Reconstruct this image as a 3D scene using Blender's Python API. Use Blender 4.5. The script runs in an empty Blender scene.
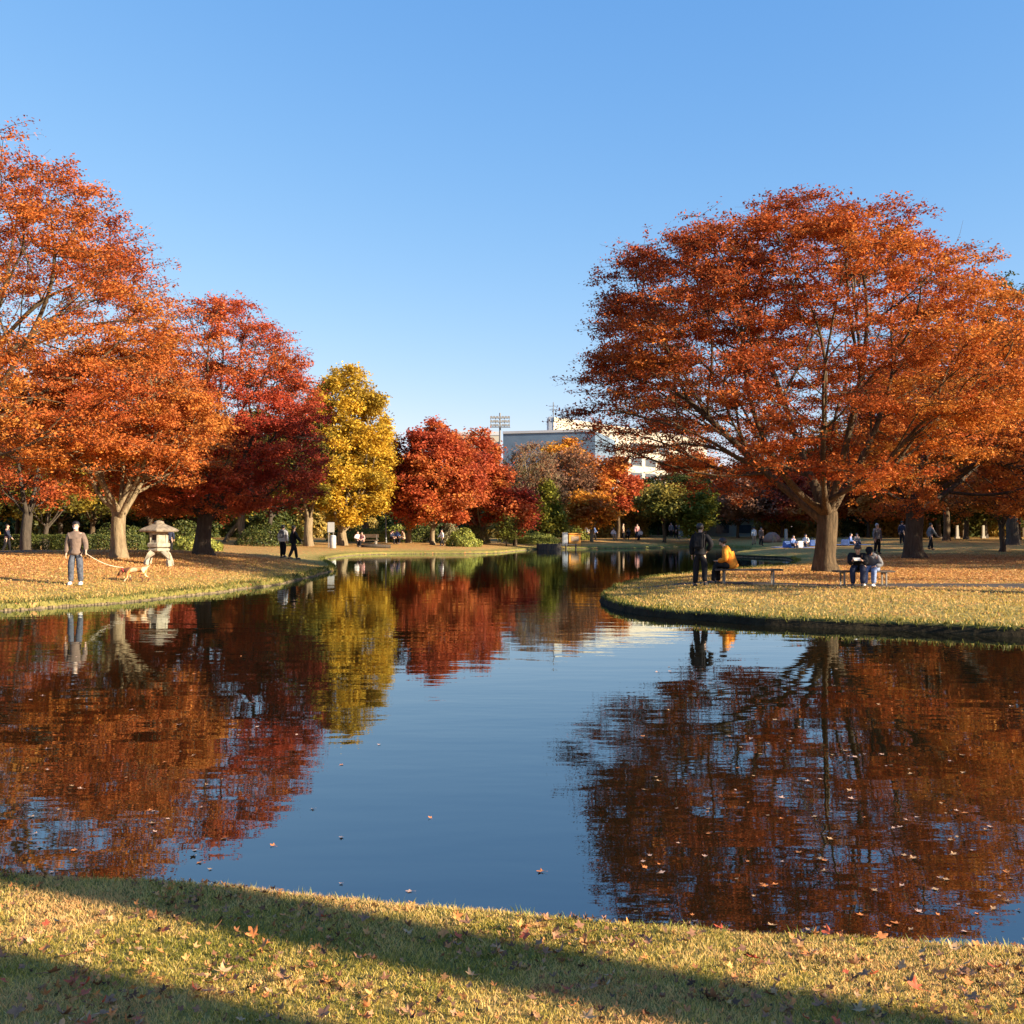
import bpy, bmesh, math, random
import numpy as np
from mathutils import Vector, Matrix, noise
from mathutils.geometry import delaunay_2d_cdt

R = math.radians
PI = math.pi
scene = bpy.context.scene
col = scene.collection
F = 1024.0          # focal length in pixels of the photograph
HZ = 527.0          # horizon row
CZ = 1.95           # eye above the water
SUN_AZ = R(25)      # sun to the right, this much behind the camera
SUN_EL = R(18.5)
random.seed(7)

# ------------------------------------------------------------------ helpers
def tag(o, label=None, cat=None, group=None, kind=None):
    if label: o['label'] = label
    if cat: o['category'] = cat
    if group: o['group'] = group
    if kind: o['kind'] = kind
    return o

def empty(name, loc=(0, 0, 0), rz=0.0, label=None, cat=None, group=None):
    o = bpy.data.objects.new(name, None)
    o.empty_display_size = 0.3
    col.objects.link(o)
    o.location = loc
    o.rotation_euler = (0, 0, rz)
    return tag(o, label, cat, group)

def link(name, me, mat=None, parent=None):
    o = bpy.data.objects.new(name, me)
    col.objects.link(o)
    if mat is not None and len(me.materials) == 0:
        me.materials.append(mat)
    if parent is not None:
        o.parent = parent
    return o

def mesh_np(name, verts, faces_flat, nper, colors=None, smooth=False, mat_idx=None):
    """verts (N,3), faces_flat 1d vertex ids, nper corners per face (int or array)"""
    me = bpy.data.meshes.new(name)
    n = len(verts)
    me.vertices.add(n)
    me.vertices.foreach_set('co', np.asarray(verts, dtype=np.float32).ravel())
    ff = np.asarray(faces_flat, dtype=np.int32).ravel()
    me.loops.add(len(ff))
    me.loops.foreach_set('vertex_index', ff)
    if np.isscalar(nper):
        nf = len(ff) // nper
        starts = np.arange(nf, dtype=np.int32) * nper
    else:
        nf = len(nper)
        starts = np.concatenate(([0], np.cumsum(nper)[:-1])).astype(np.int32)
    me.polygons.add(nf)
    me.polygons.foreach_set('loop_start', starts)
    if mat_idx is not None:
        me.polygons.foreach_set('material_index', np.asarray(mat_idx, dtype=np.int32))
    me.update(calc_edges=True)
    if smooth:
        me.polygons.foreach_set('use_smooth', np.ones(nf, dtype=bool))
    if colors is not None:
        a = me.color_attributes.new('tint', 'FLOAT_COLOR', 'POINT')
        c = np.ones((n, 4), dtype=np.float32)
        c[:, :3] = colors
        a.data.foreach_set('color', c.ravel())
    return me

class MB:
    """small mesh collector"""
    def __init__(s):
        s.v = []; s.f = []
    def add(s, vs, fs):
        b = len(s.v)
        s.v += [tuple(p) for p in vs]
        s.f += [tuple(i + b for i in f) for f in fs]
    def box(s, c, d, rz=0.0, taper=1.0, tilt=None):
        x, y, z = d[0] / 2, d[1] / 2, d[2] / 2
        m = Matrix.Rotation(rz, 3, 'Z')
        if tilt is not None: m = m @ tilt
        vs = []
        for sz in (-1, 1):
            t = taper if sz > 0 else 1.0
            for sx, sy in ((-1, -1), (1, -1), (1, 1), (-1, 1)):
                vs.append(Vector(c) + m @ Vector((sx * x * t, sy * y * t, sz * z)))
        s.add(vs, [(3, 2, 1, 0), (4, 5, 6, 7), (0, 1, 5, 4), (1, 2, 6, 5), (2, 3, 7, 6), (3, 0, 4, 7)])
    def tube(s, pts, rads, n=8, caps=True):
        pts = [Vector(p) for p in pts]
        if not hasattr(rads, '__len__'): rads = [rads] * len(pts)
        rings = []
        for i, p in enumerate(pts):
            d = (pts[min(i + 1, len(pts) - 1)] - pts[max(i - 1, 0)])
            if d.length < 1e-9: d = Vector((0, 0, 1))
            d.normalize()
            a = d.cross(Vector((0, 0, 1))) if abs(d.z) < 0.95 else d.cross(Vector((0, 1, 0)))
            a.normalize(); b = d.cross(a)
            rings.append([p + (a * math.cos(2 * PI * k / n) + b * math.sin(2 * PI * k / n)) * rads[i] for k in range(n)])
        vs = [q for r in rings for q in r]
        fs = []
        for i in range(len(pts) - 1):
            for k in range(n):
                k2 = (k + 1) % n
                fs.append((i * n + k, i * n + k2, (i + 1) * n + k2, (i + 1) * n + k))
        if caps:
            fs.append(tuple(range(n - 1, -1, -1)))
            fs.append(tuple((len(pts) - 1) * n + k for k in range(n)))
        s.add(vs, fs)
    def lathe(s, prof, n=16, c=(0, 0, 0), rot=0.0, sx=1.0, sy=1.0):
        vs = []
        for r, z in prof:
            for k in range(n):
                a = 2 * PI * k / n + rot
                vs.append((c[0] + r * sx * math.cos(a), c[1] + r * sy * math.sin(a), c[2] + z))
        fs = []
        for i in range(len(prof) - 1):
            for k in range(n):
                k2 = (k + 1) % n
                fs.append((i * n + k, i * n + k2, (i + 1) * n + k2, (i + 1) * n + k))
        fs.append(tuple(range(n - 1, -1, -1)))
        fs.append(tuple((len(prof) - 1) * n + k for k in range(n)))
        s.add(vs, fs)
    def ball(s, c, r, n=10, m=7, noisy=0.0, seed=0):
        vs = []; fs = []
        if not hasattr(r, '__len__'): r = (r, r, r)
        for i in range(m + 1):
            th = PI * i / m
            for k in range(n):
                ph = 2 * PI * k / n
                d = Vector((math.sin(th) * math.cos(ph), math.sin(th) * math.sin(ph), math.cos(th)))
                q = 1 + noisy * noise.noise(d * 1.7 + Vector((seed, seed * .7, 0)))
                vs.append((c[0] + d.x * r[0] * q, c[1] + d.y * r[1] * q, c[2] + d.z * r[2] * q))
        for i in range(m):
            for k in range(n):
                k2 = (k + 1) % n
                fs.append((i * n + k, (i + 1) * n + k, (i + 1) * n + k2, i * n + k2))
        s.add(vs, fs)
    def mesh(s, name, smooth=False, bevel=0.0):
        me = bpy.data.meshes.new(name)
        me.from_pydata(s.v, [], s.f)
        if bevel or smooth:
            bm = bmesh.new(); bm.from_mesh(me)
            bmesh.ops.remove_doubles(bm, verts=bm.verts, dist=1e-5)
            if bevel:
                bmesh.ops.bevel(bm, geom=[e for e in bm.edges], offset=bevel, segments=2, affect='EDGES', clamp_overlap=True)
            bm.to_mesh(me); bm.free()
        if smooth:
            me.polygons.foreach_set('use_smooth', [True] * len(me.polygons))
        me.update()
        return me
    def build(s, name, mat, parent=None, smooth=False, bevel=0.0):
        return link(name, s.mesh(name, smooth, bevel), mat, parent)

# ------------------------------------------------------------------ materials
def new_mat(name):
    m = bpy.data.materials.new(name); m.use_nodes = True
    nt = m.node_tree; nt.nodes.clear()
    out = nt.nodes.new('ShaderNodeOutputMaterial')
    return m, nt, out

def N(nt, typ, **kw):
    n = nt.nodes.new(typ)
    for k, v in kw.items():
        if k.startswith('i_'):
            n.inputs[k[2:].replace('_', ' ')].default_value = v
        else: setattr(n, k, v)
    return n

def ramp(nt, stops, fac=None):
    n = nt.nodes.new('ShaderNodeValToRGB')
    e = n.color_ramp.elements
    while len(e) < len(stops): e.new(0.5)
    for i, (p, c) in enumerate(stops):
        e[i].position = p; e[i].color = (*c, 1)
    if fac is not None: nt.links.new(fac, n.inputs[0])
    return n

def plain(name, c, rough=0.7, var=0.25, scale=6.0, bump=0.0, metal=0.0, spec=0.5, c2=None):
    m, nt, out = new_mat(name)
    L = nt.links
    tc = N(nt, 'ShaderNodeTexCoord')
    nz = N(nt, 'ShaderNodeTexNoise'); nz.inputs['Scale'].default_value = scale; nz.inputs['Detail'].default_value = 6
    L.new(tc.outputs['Object'], nz.inputs['Vector'])
    lo = tuple(x * (1 - var) for x in c); hi = c2 if c2 else tuple(min(1, x * (1 + var)) for x in c)
    r = ramp(nt, [(0.3, lo), (0.7, hi)], nz.outputs['Fac'])
    p = N(nt, 'ShaderNodeBsdfPrincipled')
    p.inputs['Roughness'].default_value = rough
    p.inputs['Metallic'].default_value = metal
    p.inputs['Specular IOR Level'].default_value = spec
    L.new(r.outputs[0], p.inputs['Base Color'])
    if bump:
        b = N(nt, 'ShaderNodeBump'); b.inputs['Strength'].default_value = bump; b.inputs['Distance'].default_value = 0.02
        L.new(nz.outputs['Fac'], b.inputs['Height']); L.new(b.outputs[0], p.inputs['Normal'])
    L.new(p.outputs[0], out.inputs[0])
    return m

def leaf_material(name, trans=0.35):
    m, nt, out = new_mat(name)
    L = nt.links
    at = N(nt, 'ShaderNodeAttribute'); at.attribute_name = 'tint'
    d = N(nt, 'ShaderNodeBsdfDiffuse'); t = N(nt, 'ShaderNodeBsdfTranslucent')
    g = N(nt, 'ShaderNodeBsdfGlossy'); g.inputs['Roughness'].default_value = 0.45
    g.inputs['Color'].default_value = (0.9, 0.9, 0.9, 1)
    mx = N(nt, 'ShaderNodeMixShader'); mx.inputs[0].default_value = trans
    m2 = N(nt, 'ShaderNodeMixShader'); m2.inputs[0].default_value = 0.012
    L.new(at.outputs['Color'], d.inputs['Color']); L.new(at.outputs['Color'], t.inputs['Color'])
    L.new(d.outputs[0], mx.inputs[1]); L.new(t.outputs[0], mx.inputs[2])
    L.new(mx.outputs[0], m2.inputs[1]); L.new(g.outputs[0], m2.inputs[2])
    L.new(m2.outputs[0], out.inputs[0])
    return m

def bark_material(name, c1, c2):
    m, nt, out = new_mat(name)
    L = nt.links
    tc = N(nt, 'ShaderNodeTexCoord')
    mp = N(nt, 'ShaderNodeMapping'); mp.inputs['Scale'].default_value = (5, 5, 0.9)
    nz = N(nt, 'ShaderNodeTexNoise'); nz.inputs['Scale'].default_value = 2.2; nz.inputs['Detail'].default_value = 9; nz.inputs['Roughness'].default_value = 0.7
    L.new(tc.outputs['Object'], mp.inputs[0]); L.new(mp.outputs[0], nz.inputs['Vector'])
    r = ramp(nt, [(0.3, c1), (0.68, c2)], nz.outputs['Fac'])
    p = N(nt, 'ShaderNodeBsdfPrincipled'); p.inputs['Roughness'].default_value = 0.9; p.inputs['Specular IOR Level'].default_value = 0.2
    b = N(nt, 'ShaderNodeBump'); b.inputs['Strength'].default_value = 0.9; b.inputs['Distance'].default_value = 0.06
    L.new(nz.outputs['Fac'], b.inputs['Height']); L.new(b.outputs[0], p.inputs['Normal'])
    L.new(r.outputs[0], p.inputs['Base Color']); L.new(p.outputs[0], out.inputs[0])
    return m

LEAF = leaf_material('leaf', 0.28)
LITTER = leaf_material('litter', 0.12)
GRASS = leaf_material('grass_blade', 0.45)
BARK = bark_material('bark', (0.03, 0.022, 0.014), (0.15, 0.105, 0.06))
BARKP = bark_material('bark_pale', (0.1, 0.072, 0.04), (0.33, 0.25, 0.15))
BARKD = bark_material('bark_dark', (0.035, 0.028, 0.022), (0.1, 0.08, 0.06))

# ------------------------------------------------------------------ shoreline
def wpt(px, py, h=CZ):
    D = h * F / (py - HZ)
    return ((px - 512) / F * D, D)
SH = []
SH += [(-30, 10), (-27, 17), (-19, 22.2)]
SH += [wpt(*p) for p in [(0, 611), (60, 607), (120, 603), (175, 597), (215, 593), (245, 588.5), (262, 587), (285, 583), (306, 578), (322, 573.5)]]
SH += [(-8.0, 46.5), (-9.2, 52), (-10.6, 58), (-11.2, 64)]
SH += [wpt(*p) for p in [(360, 555), (400, 554), (440, 553.8), (475, 553.6), (498, 553), (512, 551.5), (528, 550), (545, 549), (575, 548.7), (610, 548.6), (650, 548), (690, 546.5)]]
SH += [(22, 98), (19.5, 84), (15.5, 72), (14.6, 67)]
SH += [wpt(*p) for p in [(760, 558), (783, 559), (794, 563), (786, 567), (745, 571.5), (700, 576), (660, 580), (632, 585), (611, 592), (601, 600), (606, 606), (622, 611), (650, 615.5), (700, 620), (780, 626), (900, 631), (1024, 637)]]
SH += [(13.5, 16.6), (19, 15), (24, 11), (22, 4.5), (14, 3.2), (8, 3.55), (5, 3.9)]
NEAR = [(1090, 950), (1024, 945), (940, 941), (850, 935), (760, 930), (700, 925), (600, 917), (512, 908), (400, 902), (320, 896), (240, 887), (150, 879), (60, 873), (0, 870), (-60, 866)]
def npt(px, py, h=1.785):
    D = h * F / (py - 2 - (px > 500) * (px - 500) / 130 - HZ); return ((px - 512) / F * D, D + 0.13)
SH += [npt(*p) for p in NEAR]
SH += [(-6, 5.6), (-14, 6.5), (-24, 7)]

def smooth_closed(P, per=8):
    out = []
    n = len(P)
    for i in range(n):
        p0, p1, p2, p3 = [Vector(P[(i + k) % n]).to_2d() for k in (-1, 0, 1, 2)]
        seg = (p2 - p1).length
        m = max(2, min(40, int(seg / 0.35)))
        for k in range(m):
            t = k / m
            # centripetal-ish: scale tangents by the neighbouring chord
            t1 = (p2 - p0) * (seg / max(1e-6, (p1 - p0).length + seg))
            t2 = (p3 - p1) * (seg / max(1e-6, (p3 - p2).length + seg))
            h00 = 2*t**3 - 3*t**2 + 1; h10 = t**3 - 2*t**2 + t; h01 = -2*t**3 + 3*t**2; h11 = t**3 - t**2
            q = p1 * h00 + t1 * h10 + p2 * h01 + t2 * h11
            w = noise.noise(Vector((q.x * 0.8, q.y * 0.8, 3.3))) * 0.10 + noise.noise(Vector((q.x * 3, q.y * 3, 7))) * 0.04
            out.append((q.x + w, q.y + w * 0.7))
    return np.array(out)
SHORE = smooth_closed(SH)
SA = SHORE; SB = np.roll(SHORE, -1, axis=0)

def sdist(P):
    """signed distance to the shore, positive on land"""
    P = np.atleast_2d(np.asarray(P, dtype=float))
    out = np.empty(len(P))
    ab = SB - SA; l2 = (ab ** 2).sum(1)
    for s in range(0, len(P), 4000):
        p = P[s:s + 4000]
        ap = p[:, None, :] - SA[None]
        t = np.clip((ap * ab[None]).sum(2) / l2[None], 0, 1)
        dd = np.sqrt(((ap - t[..., None] * ab[None]) ** 2).sum(2)).min(1)
        y = p[:, 1][:, None]; x = p[:, 0][:, None]
        c = ((SA[None, :, 1] > y) != (SB[None, :, 1] > y))
        xi = SA[None, :, 0] + (y - SA[None, :, 1]) * ab[None, :, 0] / np.where(np.abs(ab[None, :, 1]) < 1e-12, 1e-12, ab[None, :, 1])
        inside = ((c & (x < xi)).sum(1) % 2) == 1
        out[s:s + 4000] = np.where(inside, -dd, dd)
    return out

def ss(a, b, x):
    t = np.clip((x - a) / (b - a), 0, 1); return t * t * (3 - 2 * t)

def gz(P, d=None):
    P = np.atleast_2d(np.asarray(P, dtype=float))
    if d is None: d = sdist(P)
    X, Y = P[:, 0], P[:, 1]
    edge = np.where(Y < 14, 0.10, 0.10)
    top = np.where(Y < 14, 0.16, 0.165)
    z = np.where(d < 0, np.maximum(-0.8, d * 1.2), 0)
    z = np.where(d >= 0, top * ss(-0.02, np.where(Y < 14, 0.14, 0.09), d) + (0.35 - top) * ss(0.1, 3.0, d), z)
    z += 0.46 * ss(-5, -11, X) * ss(25.5, 34, Y) * ss(64, 48, Y) * ss(0.6, 8, d)
    z += 0.36 * ss(58, 88, Y) * ss(0.3, 14, d)
    z += 0.10 * ss(10, 16, X) * ss(38, 52, Y) * ss(1, 8, d)
    z += (d > 0.3) * 0.035 * (np.sin(X * 0.7 + 1.3) * np.cos(Y * 0.53) + 0.5 * np.sin(X * 1.9 + Y * 1.3)) * ss(0.3, 3, d)
    return z

def gz1(x, y): return float(gz([(x, y)])[0])

def ground_at(px, py):
    """the point of the ground seen at a pixel of the photograph"""
    D = np.arange(2.5, 220, 0.1) if py < 700 else np.arange(2.0, 12, 0.02)
    X = (px - 512) / F * D
    Z = gz(np.stack([X, D], 1))
    row = HZ + (CZ - Z) * F / D
    hit = np.where((row <= py) & (Z > 0.05))[0]
    i = hit[0] if len(hit) else len(D) - 1
    return Vector((X[i], D[i], Z[i]))
def at_depth(px, D):
    X = (px - 512) / F * D
    while D > 50 and sdist([(X, D)])[0] < 1.0:
        D += 0.7; X = (px - 512) / F * D
    return Vector((X, D, gz1(X, D)))

# trees' feet: name -> place (used for the litter on the ground too)
FEET = {
    'R1': at_depth(826, 36.4), 'R2': at_depth(914, 49.5),
    'L1': at_depth(-105, 36.0), 'L2': at_depth(120, 38.6), 'L3': at_depth(204, 45.5),
    'L0': at_depth(27, 60.0),
}

# ------------------------------------------------------------------ ground sheet
def build_ground():
    rng = np.random.default_rng(3)
    # offset loops of the shore
    tang = np.roll(SHORE, -1, 0) - np.roll(SHORE, 1, 0)
    tang /= np.linalg.norm(tang, axis=1)[:, None]
    nrm = np.stack([tang[:, 1], -tang[:, 0]], 1)
    test = sdist(SHORE + nrm * 0.2)
    if np.median(test) < 0: nrm = -nrm
    pts = [SHORE]
    for off in (-0.5, 0.05, 0.1, 0.16, 0.3, 0.55, 0.9, 1.4, 2.2, 3.2):
        q = SHORE + nrm * off
        dq = sdist(q)
        keep = np.abs(dq - off) < 0.02 + abs(off) * 0.08
        if off > 0.5: keep &= (np.arange(len(q)) % (2 if off < 2 else 3) == 0)
        pts.append(q[keep])
    g = []
    for (x0, x1, y0, y1, st) in ((-3.6, 3.6, 1.6, 5.6, 0.1), (-45, 50, 0, 70, 0.9), (-90, 90, 50, 130, 2.0), (-160, 160, -60, 260, 9), (-3000, 3000, -800, 4000, 130)):
        xs, ys = np.meshgrid(np.arange(x0, x1, st), np.arange(y0, y1, st))
        q = np.stack([xs.ravel(), ys.ravel()], 1) + rng.uniform(-.3, .3, (xs.size, 2)) * st
        g.append((q, st))
    for q, st in g:
        if st <= 2.1:
            dq = sdist(q)
            q = q[(dq > (1.2 if st < 1.5 and st > .5 else 0.35 if st < .5 else 3)) | (dq < -0.8)]
        pts.append(q)
    P = np.concatenate(pts)
    P = np.unique(np.round(P, 4), axis=0)
    vs, es, fs, *_ = delaunay_2d_cdt([Vector(p) for p in P], [], [], 0, 1e-4)
    V = np.array([(v.x, v.y) for v in vs])
    d = sdist(V) if len(V) < 60000 else sdist(V)
    Z = gz(V, d)
    far = np.hypot(V[:, 0], V[:, 1]) > 300
    Z = np.where(far, 0.6, Z)
    # masks: r litter, g lush, b dirt and painted undercut shade
    lit = np.zeros(len(V)); 
    for k, p in FEET.items():
        s = {'R1': 9.5, 'R2': 9, 'L1': 13, 'L2': 9, 'L3': 8, 'L0': 9}[k]
        lit = np.maximum(lit, np.exp(-(((V[:, 0] - p.x) ** 2 + (V[:, 1] - p.y) ** 2) / s ** 2)))
    farbank = ss(56, 66, V[:, 1]) * 0.55
    lit = np.clip(np.maximum(lit * 1.25, farbank), 0, 1)
    lit = np.where(V[:, 1] < 12, 0.0, lit)
    lit *= ss(0.3, 3.2, d) * 0.9 + 0.1
    lush = np.clip(1 - ss(0.1, 1.6, d), 0, 1)
    lawn = ss(15, 20, V[:, 0]) * ss(44, 52, V[:, 1]) * ss(100, 90, V[:, 1])
    lush = np.clip(lush + lawn * 0.5 + ss(30, 62, d) * 0, 0, 1)
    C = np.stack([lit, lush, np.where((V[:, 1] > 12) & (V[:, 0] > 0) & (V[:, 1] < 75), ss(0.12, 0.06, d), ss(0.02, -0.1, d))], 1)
    fl = np.array([i for f in fs for i in (f if True else f)], dtype=np.int32)
    npf = np.array([len(f) for f in fs], dtype=np.int32)
    me = mesh_np('ground', np.column_stack([V, Z]), fl, npf, colors=C, smooth=True)
    # upward normals
    if me.polygons[0].normal.z < 0: me.flip_normals()
    m, nt, out = new_mat('ground_cover')
    L = nt.links
    geo = N(nt, 'ShaderNodeNewGeometry')
    at = N(nt, 'ShaderNodeAttribute'); at.attribute_name = 'tint'
    sep = N(nt, 'ShaderNodeSeparateColor'); L.new(at.outputs['Color'], sep.inputs[0])
    def noise_n(scale, detail=5, rough=0.6):
        n = N(nt, 'ShaderNodeTexNoise'); n.inputs['Scale'].default_value = scale
        n.inputs['Detail'].default_value = detail; n.inputs['Roughness'].default_value = rough
        L.new(geo.outputs['Position'], n.inputs['Vector']); return n
    big = noise_n(0.35, 4); mid = noise_n(2.3, 6); fine = noise_n(28, 5, 0.75)
    straw = ramp(nt, [(0.3, (0.24, 0.19, 0.06)), (0.5, (0.42, 0.31, 0.1)), (0.72, (0.58, 0.42, 0.16))], fine.outputs['Fac'])
    green = ramp(nt, [(0.3, (0.08, 0.085, 0.018)), (0.7, (0.26, 0.24, 0.06))], fine.outputs['Fac'])
    mixm = N(nt, 'ShaderNodeMath', operation='MULTIPLY_ADD'); mixm.inputs[1].default_value = 1.2; 
    L.new(mid.outputs['Fac'], mixm.inputs[0]); mixm.inputs[2].default_value = -0.35
    addl = N(nt, 'ShaderNodeMath', operation='ADD', use_clamp=True); L.new(mixm.outputs[0], addl.inputs[0])
    sc = N(nt, 'ShaderNodeMath', operation='MULTIPLY'); sc.inputs[1].default_value = 0.55
    L.new(sep.outputs['Green'], sc.inputs[0]); L.new(sc.outputs[0], addl.inputs[1])
    mg = N(nt, 'ShaderNodeMix', data_type='RGBA'); L.new(addl.outputs[0], mg.inputs['Factor'])
    L.new(straw.outputs[0], mg.inputs['A']); L.new(green.outputs[0], mg.inputs['B'])
    vor = N(nt, 'ShaderNodeTexVoronoi'); vor.inputs['Scale'].default_value = 11; L.new(geo.outputs['Position'], vor.inputs['Vector'])
    lr = ramp(nt, [(0.0, (0.34, 0.13, 0.05)), (0.35, (0.52, 0.24, 0.08)), (0.65, (0.6, 0.32, 0.12)), (1.0, (0.45, 0.18, 0.06))])
    sv = N(nt, 'ShaderNodeSeparateColor'); L.new(vor.outputs['Color'], sv.inputs[0]); L.new(sv.outputs['Red'], lr.inputs[0])
    # which cells are leaves: random < litter + patchiness
    pm = N(nt, 'ShaderNodeMath', operation='MULTIPLY_ADD'); pm.inputs[1].default_value = 0.5; pm.inputs[2].default_value = -0.25
    L.new(big.outputs['Fac'], pm.inputs[0])
    li = N(nt, 'ShaderNodeMath', operation='ADD'); L.new(sep.outputs['Red'], li.inputs[0]); L.new(pm.outputs[0], li.inputs[1])
    le = N(nt, 'ShaderNodeMath', operation='LESS_THAN'); L.new(sv.outputs['Green'], le.inputs[0]); L.new(li.outputs[0], le.inputs[1])
    mc = N(nt, 'ShaderNodeMix', data_type='RGBA'); L.new(le.outputs[0], mc.inputs['Factor'])
    L.new(mg.outputs['Result'], mc.inputs['A']); L.new(lr.outputs[0], mc.inputs['B'])
    # bare earth, near black to paint the undercut's shade on the bank
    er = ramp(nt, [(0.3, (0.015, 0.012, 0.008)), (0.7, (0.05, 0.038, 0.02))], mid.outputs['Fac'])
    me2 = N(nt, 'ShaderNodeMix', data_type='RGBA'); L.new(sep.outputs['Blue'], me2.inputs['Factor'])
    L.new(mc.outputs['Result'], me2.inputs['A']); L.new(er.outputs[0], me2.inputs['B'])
    bs = N(nt, 'ShaderNodeBump'); bs.inputs['Strength'].default_value = 0.8; bs.inputs['Distance'].default_value = 0.05
    fin2 = N(nt, 'ShaderNodeMath', operation='ADD'); L.new(fine.outputs['Fac'], fin2.inputs[0]); L.new(vor.outputs['Distance'], fin2.inputs[1])
    L.new(fin2.outputs[0], bs.inputs['Height'])
    p = N(nt, 'ShaderNodeBsdfPrincipled'); p.inputs['Roughness'].default_value = 0.95; p.inputs['Specular IOR Level'].default_value = 0.1
    L.new(me2.outputs['Result'], p.inputs['Base Color']); L.new(bs.outputs[0], p.inputs['Normal'])
    L.new(p.outputs[0], out.inputs[0])
    o = link('ground', me, m); tag(o, kind='structure')
    return o
build_ground()

# ------------------------------------------------------------------ water
def build_water():
    m, nt, out = new_mat('pond_water')
    L = nt.links
    geo = N(nt, 'ShaderNodeNewGeometry')
    def wave(scale, sx, sy, detail, dist):
        mp = N(nt, 'ShaderNodeMapping'); mp.inputs['Scale'].default_value = (sx, sy, 1)
        L.new(geo.outputs['Position'], mp.inputs[0])
        n = N(nt, 'ShaderNodeTexNoise'); n.inputs['Scale'].default_value = scale; n.inputs['Detail'].default_value = detail
        n.inputs['Roughness'].default_value = 0.45
        L.new(mp.outputs[0], n.inputs['Vector']); return n
    a = wave(1.1, 0.55, 1.5, 2, 0); b = wave(6.0, 0.6, 1.4, 2, 0); c = wave(0.16, 1, 1, 2, 0)
    pw = ramp(nt, [(0.42, (0.25, 0.25, 0.25)), (0.62, (1, 1, 1))], c.outputs['Fac'])
    b1 = N(nt, 'ShaderNodeBump'); b1.inputs['Strength'].default_value = 1.0; b1.inputs['Distance'].default_value = 0.0042
    L.new(a.outputs['Fac'], b1.inputs['Height'])
    b2 = N(nt, 'ShaderNodeBump'); b2.inputs['Distance'].default_value = 0.0009
    L.new(pw.outputs[0], b2.inputs['Strength']); L.new(b.outputs['Fac'], b2.inputs['Height']); L.new(b1.outputs[0], b2.inputs['Normal'])
    fr = N(nt, 'ShaderNodeFresnel'); fr.inputs['IOR'].default_value = 2.75; L.new(b2.outputs[0], fr.inputs['Normal'])
    g = N(nt, 'ShaderNodeBsdfGlossy'); g.inputs['Roughness'].default_value = 0.012; g.inputs['Color'].default_value = (0.86, 0.96, 1.0, 1)
    L.new(b2.outputs[0], g.inputs['Normal'])
    d = N(nt, 'ShaderNodeBsdfDiffuse'); d.inputs['Color'].default_value = (0.008, 0.007, 0.003, 1)
    mx = N(nt, 'ShaderNodeMixShader'); L.new(fr.outputs[0], mx.inputs[0]); L.new(d.outputs[0], mx.inputs[1]); L.new(g.outputs[0], mx.inputs[2])
    L.new(mx.outputs[0], out.inputs[0])
    x0, y0 = SHORE.min(0) - 0.3; x1, y1 = SHORE.max(0) + 0.3
    me = mesh_np('pond_water', [(x0, y0, 0), (x1, y0, 0), (x1, y1, 0), (x0, y1, 0)], [0, 1, 2, 3], 4)
    o = link('pond_water', me, m); tag(o, kind='structure')
build_water()

# ------------------------------------------------------------------ trees
def tubes_np(paths, n):
    """paths: list of (pts (k,3), rads (k,)) -> verts, faces"""
    Vs = []; Fs = []; base = 0
    ang = np.arange(n) * 2 * PI / n
    ca, sa = np.cos(ang), np.sin(ang)
    for P, r in paths:
        k = len(P)
        T = np.empty_like(P); T[1:-1] = P[2:] - P[:-2]; T[0] = P[1] - P[0]; T[-1] = P[-1] - P[-2]
        T /= (np.linalg.norm(T, axis=1)[:, None] + 1e-9)
        ref = np.array([0.0, 0.0, 1.0]) if abs(T[0, 2]) < 0.8 else np.array([1.0, 0.0, 0.0])
        A = np.cross(T, ref)
        la = np.linalg.norm(A, axis=1)[:, None]; A = A / np.maximum(la, 1e-6)
        for i in range(1, k):
            a = A[i - 1] - T[i] * np.dot(A[i - 1], T[i]); l = np.linalg.norm(a)
            if l > 1e-6: A[i] = a / l
        B = np.cross(T, A)
        ring = P[:, None, :] + r[:, None, None] * (A[:, None, :] * ca[None, :, None] + B[:, None, :] * sa[None, :, None])
        Vs.append(ring.reshape(-1, 3))
        i = np.arange(k - 1)[:, None] * n; j = np.arange(n)[None, :]; j2 = (j + 1) % n
        f = np.stack([i + j, i + j2, i + n + j2, i + n + j], 2).reshape(-1, 4) + base
        Fs.append(f); base += k * n
    return np.concatenate(Vs), np.concatenate(Fs)

def env_points(rng, prof, n, cx=0.0, cy=0.0, sy=1.0, z0=3.0, z1=14.0, inner=0.3, lob=0.18, gap=-0.25, seed=0, gs=0.28, tier=0.0):
    hs = np.array([p[0] for p in prof]); rs = np.array([p[1] for p in prof])
    out = []
    while len(out) < n:
        h = rng.random(); rr = np.interp(h, hs, rs)
        if rng.random() > (rr / rs.max()) ** 2 + 0.08: continue
        a = rng.uniform(0, 2 * PI)
        lobe = 1 + lob * noise.noise(Vector((math.cos(a) * 1.6 + seed, math.sin(a) * 1.6, h * 2.6))) * 2
        u = math.sqrt(inner ** 2 + (1 - inner ** 2) * rng.random() ** 0.75)
        q = Vector((cx + math.cos(a) * rr * u * lobe, cy + math.sin(a) * rr * u * lobe * sy, z0 + (z1 - z0) * h))
        if noise.noise(Vector((q.x * gs + seed * 3.1, q.y * gs, q.z * gs * 1.9))) < gap: continue
        if tier:
            r2 = (q.x - cx) ** 2 + (q.y - cy) ** 2
            w_ = tier * 0.9 * noise.noise(Vector((q.x * .16, q.y * .16, seed)))
            u_ = q.z + 0.022 * r2 + w_
            q.z += 0.42 * (round(u_ / tier) * tier - u_)
        out.append(q)
    return np.array([tuple(q) for q in out])

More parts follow.
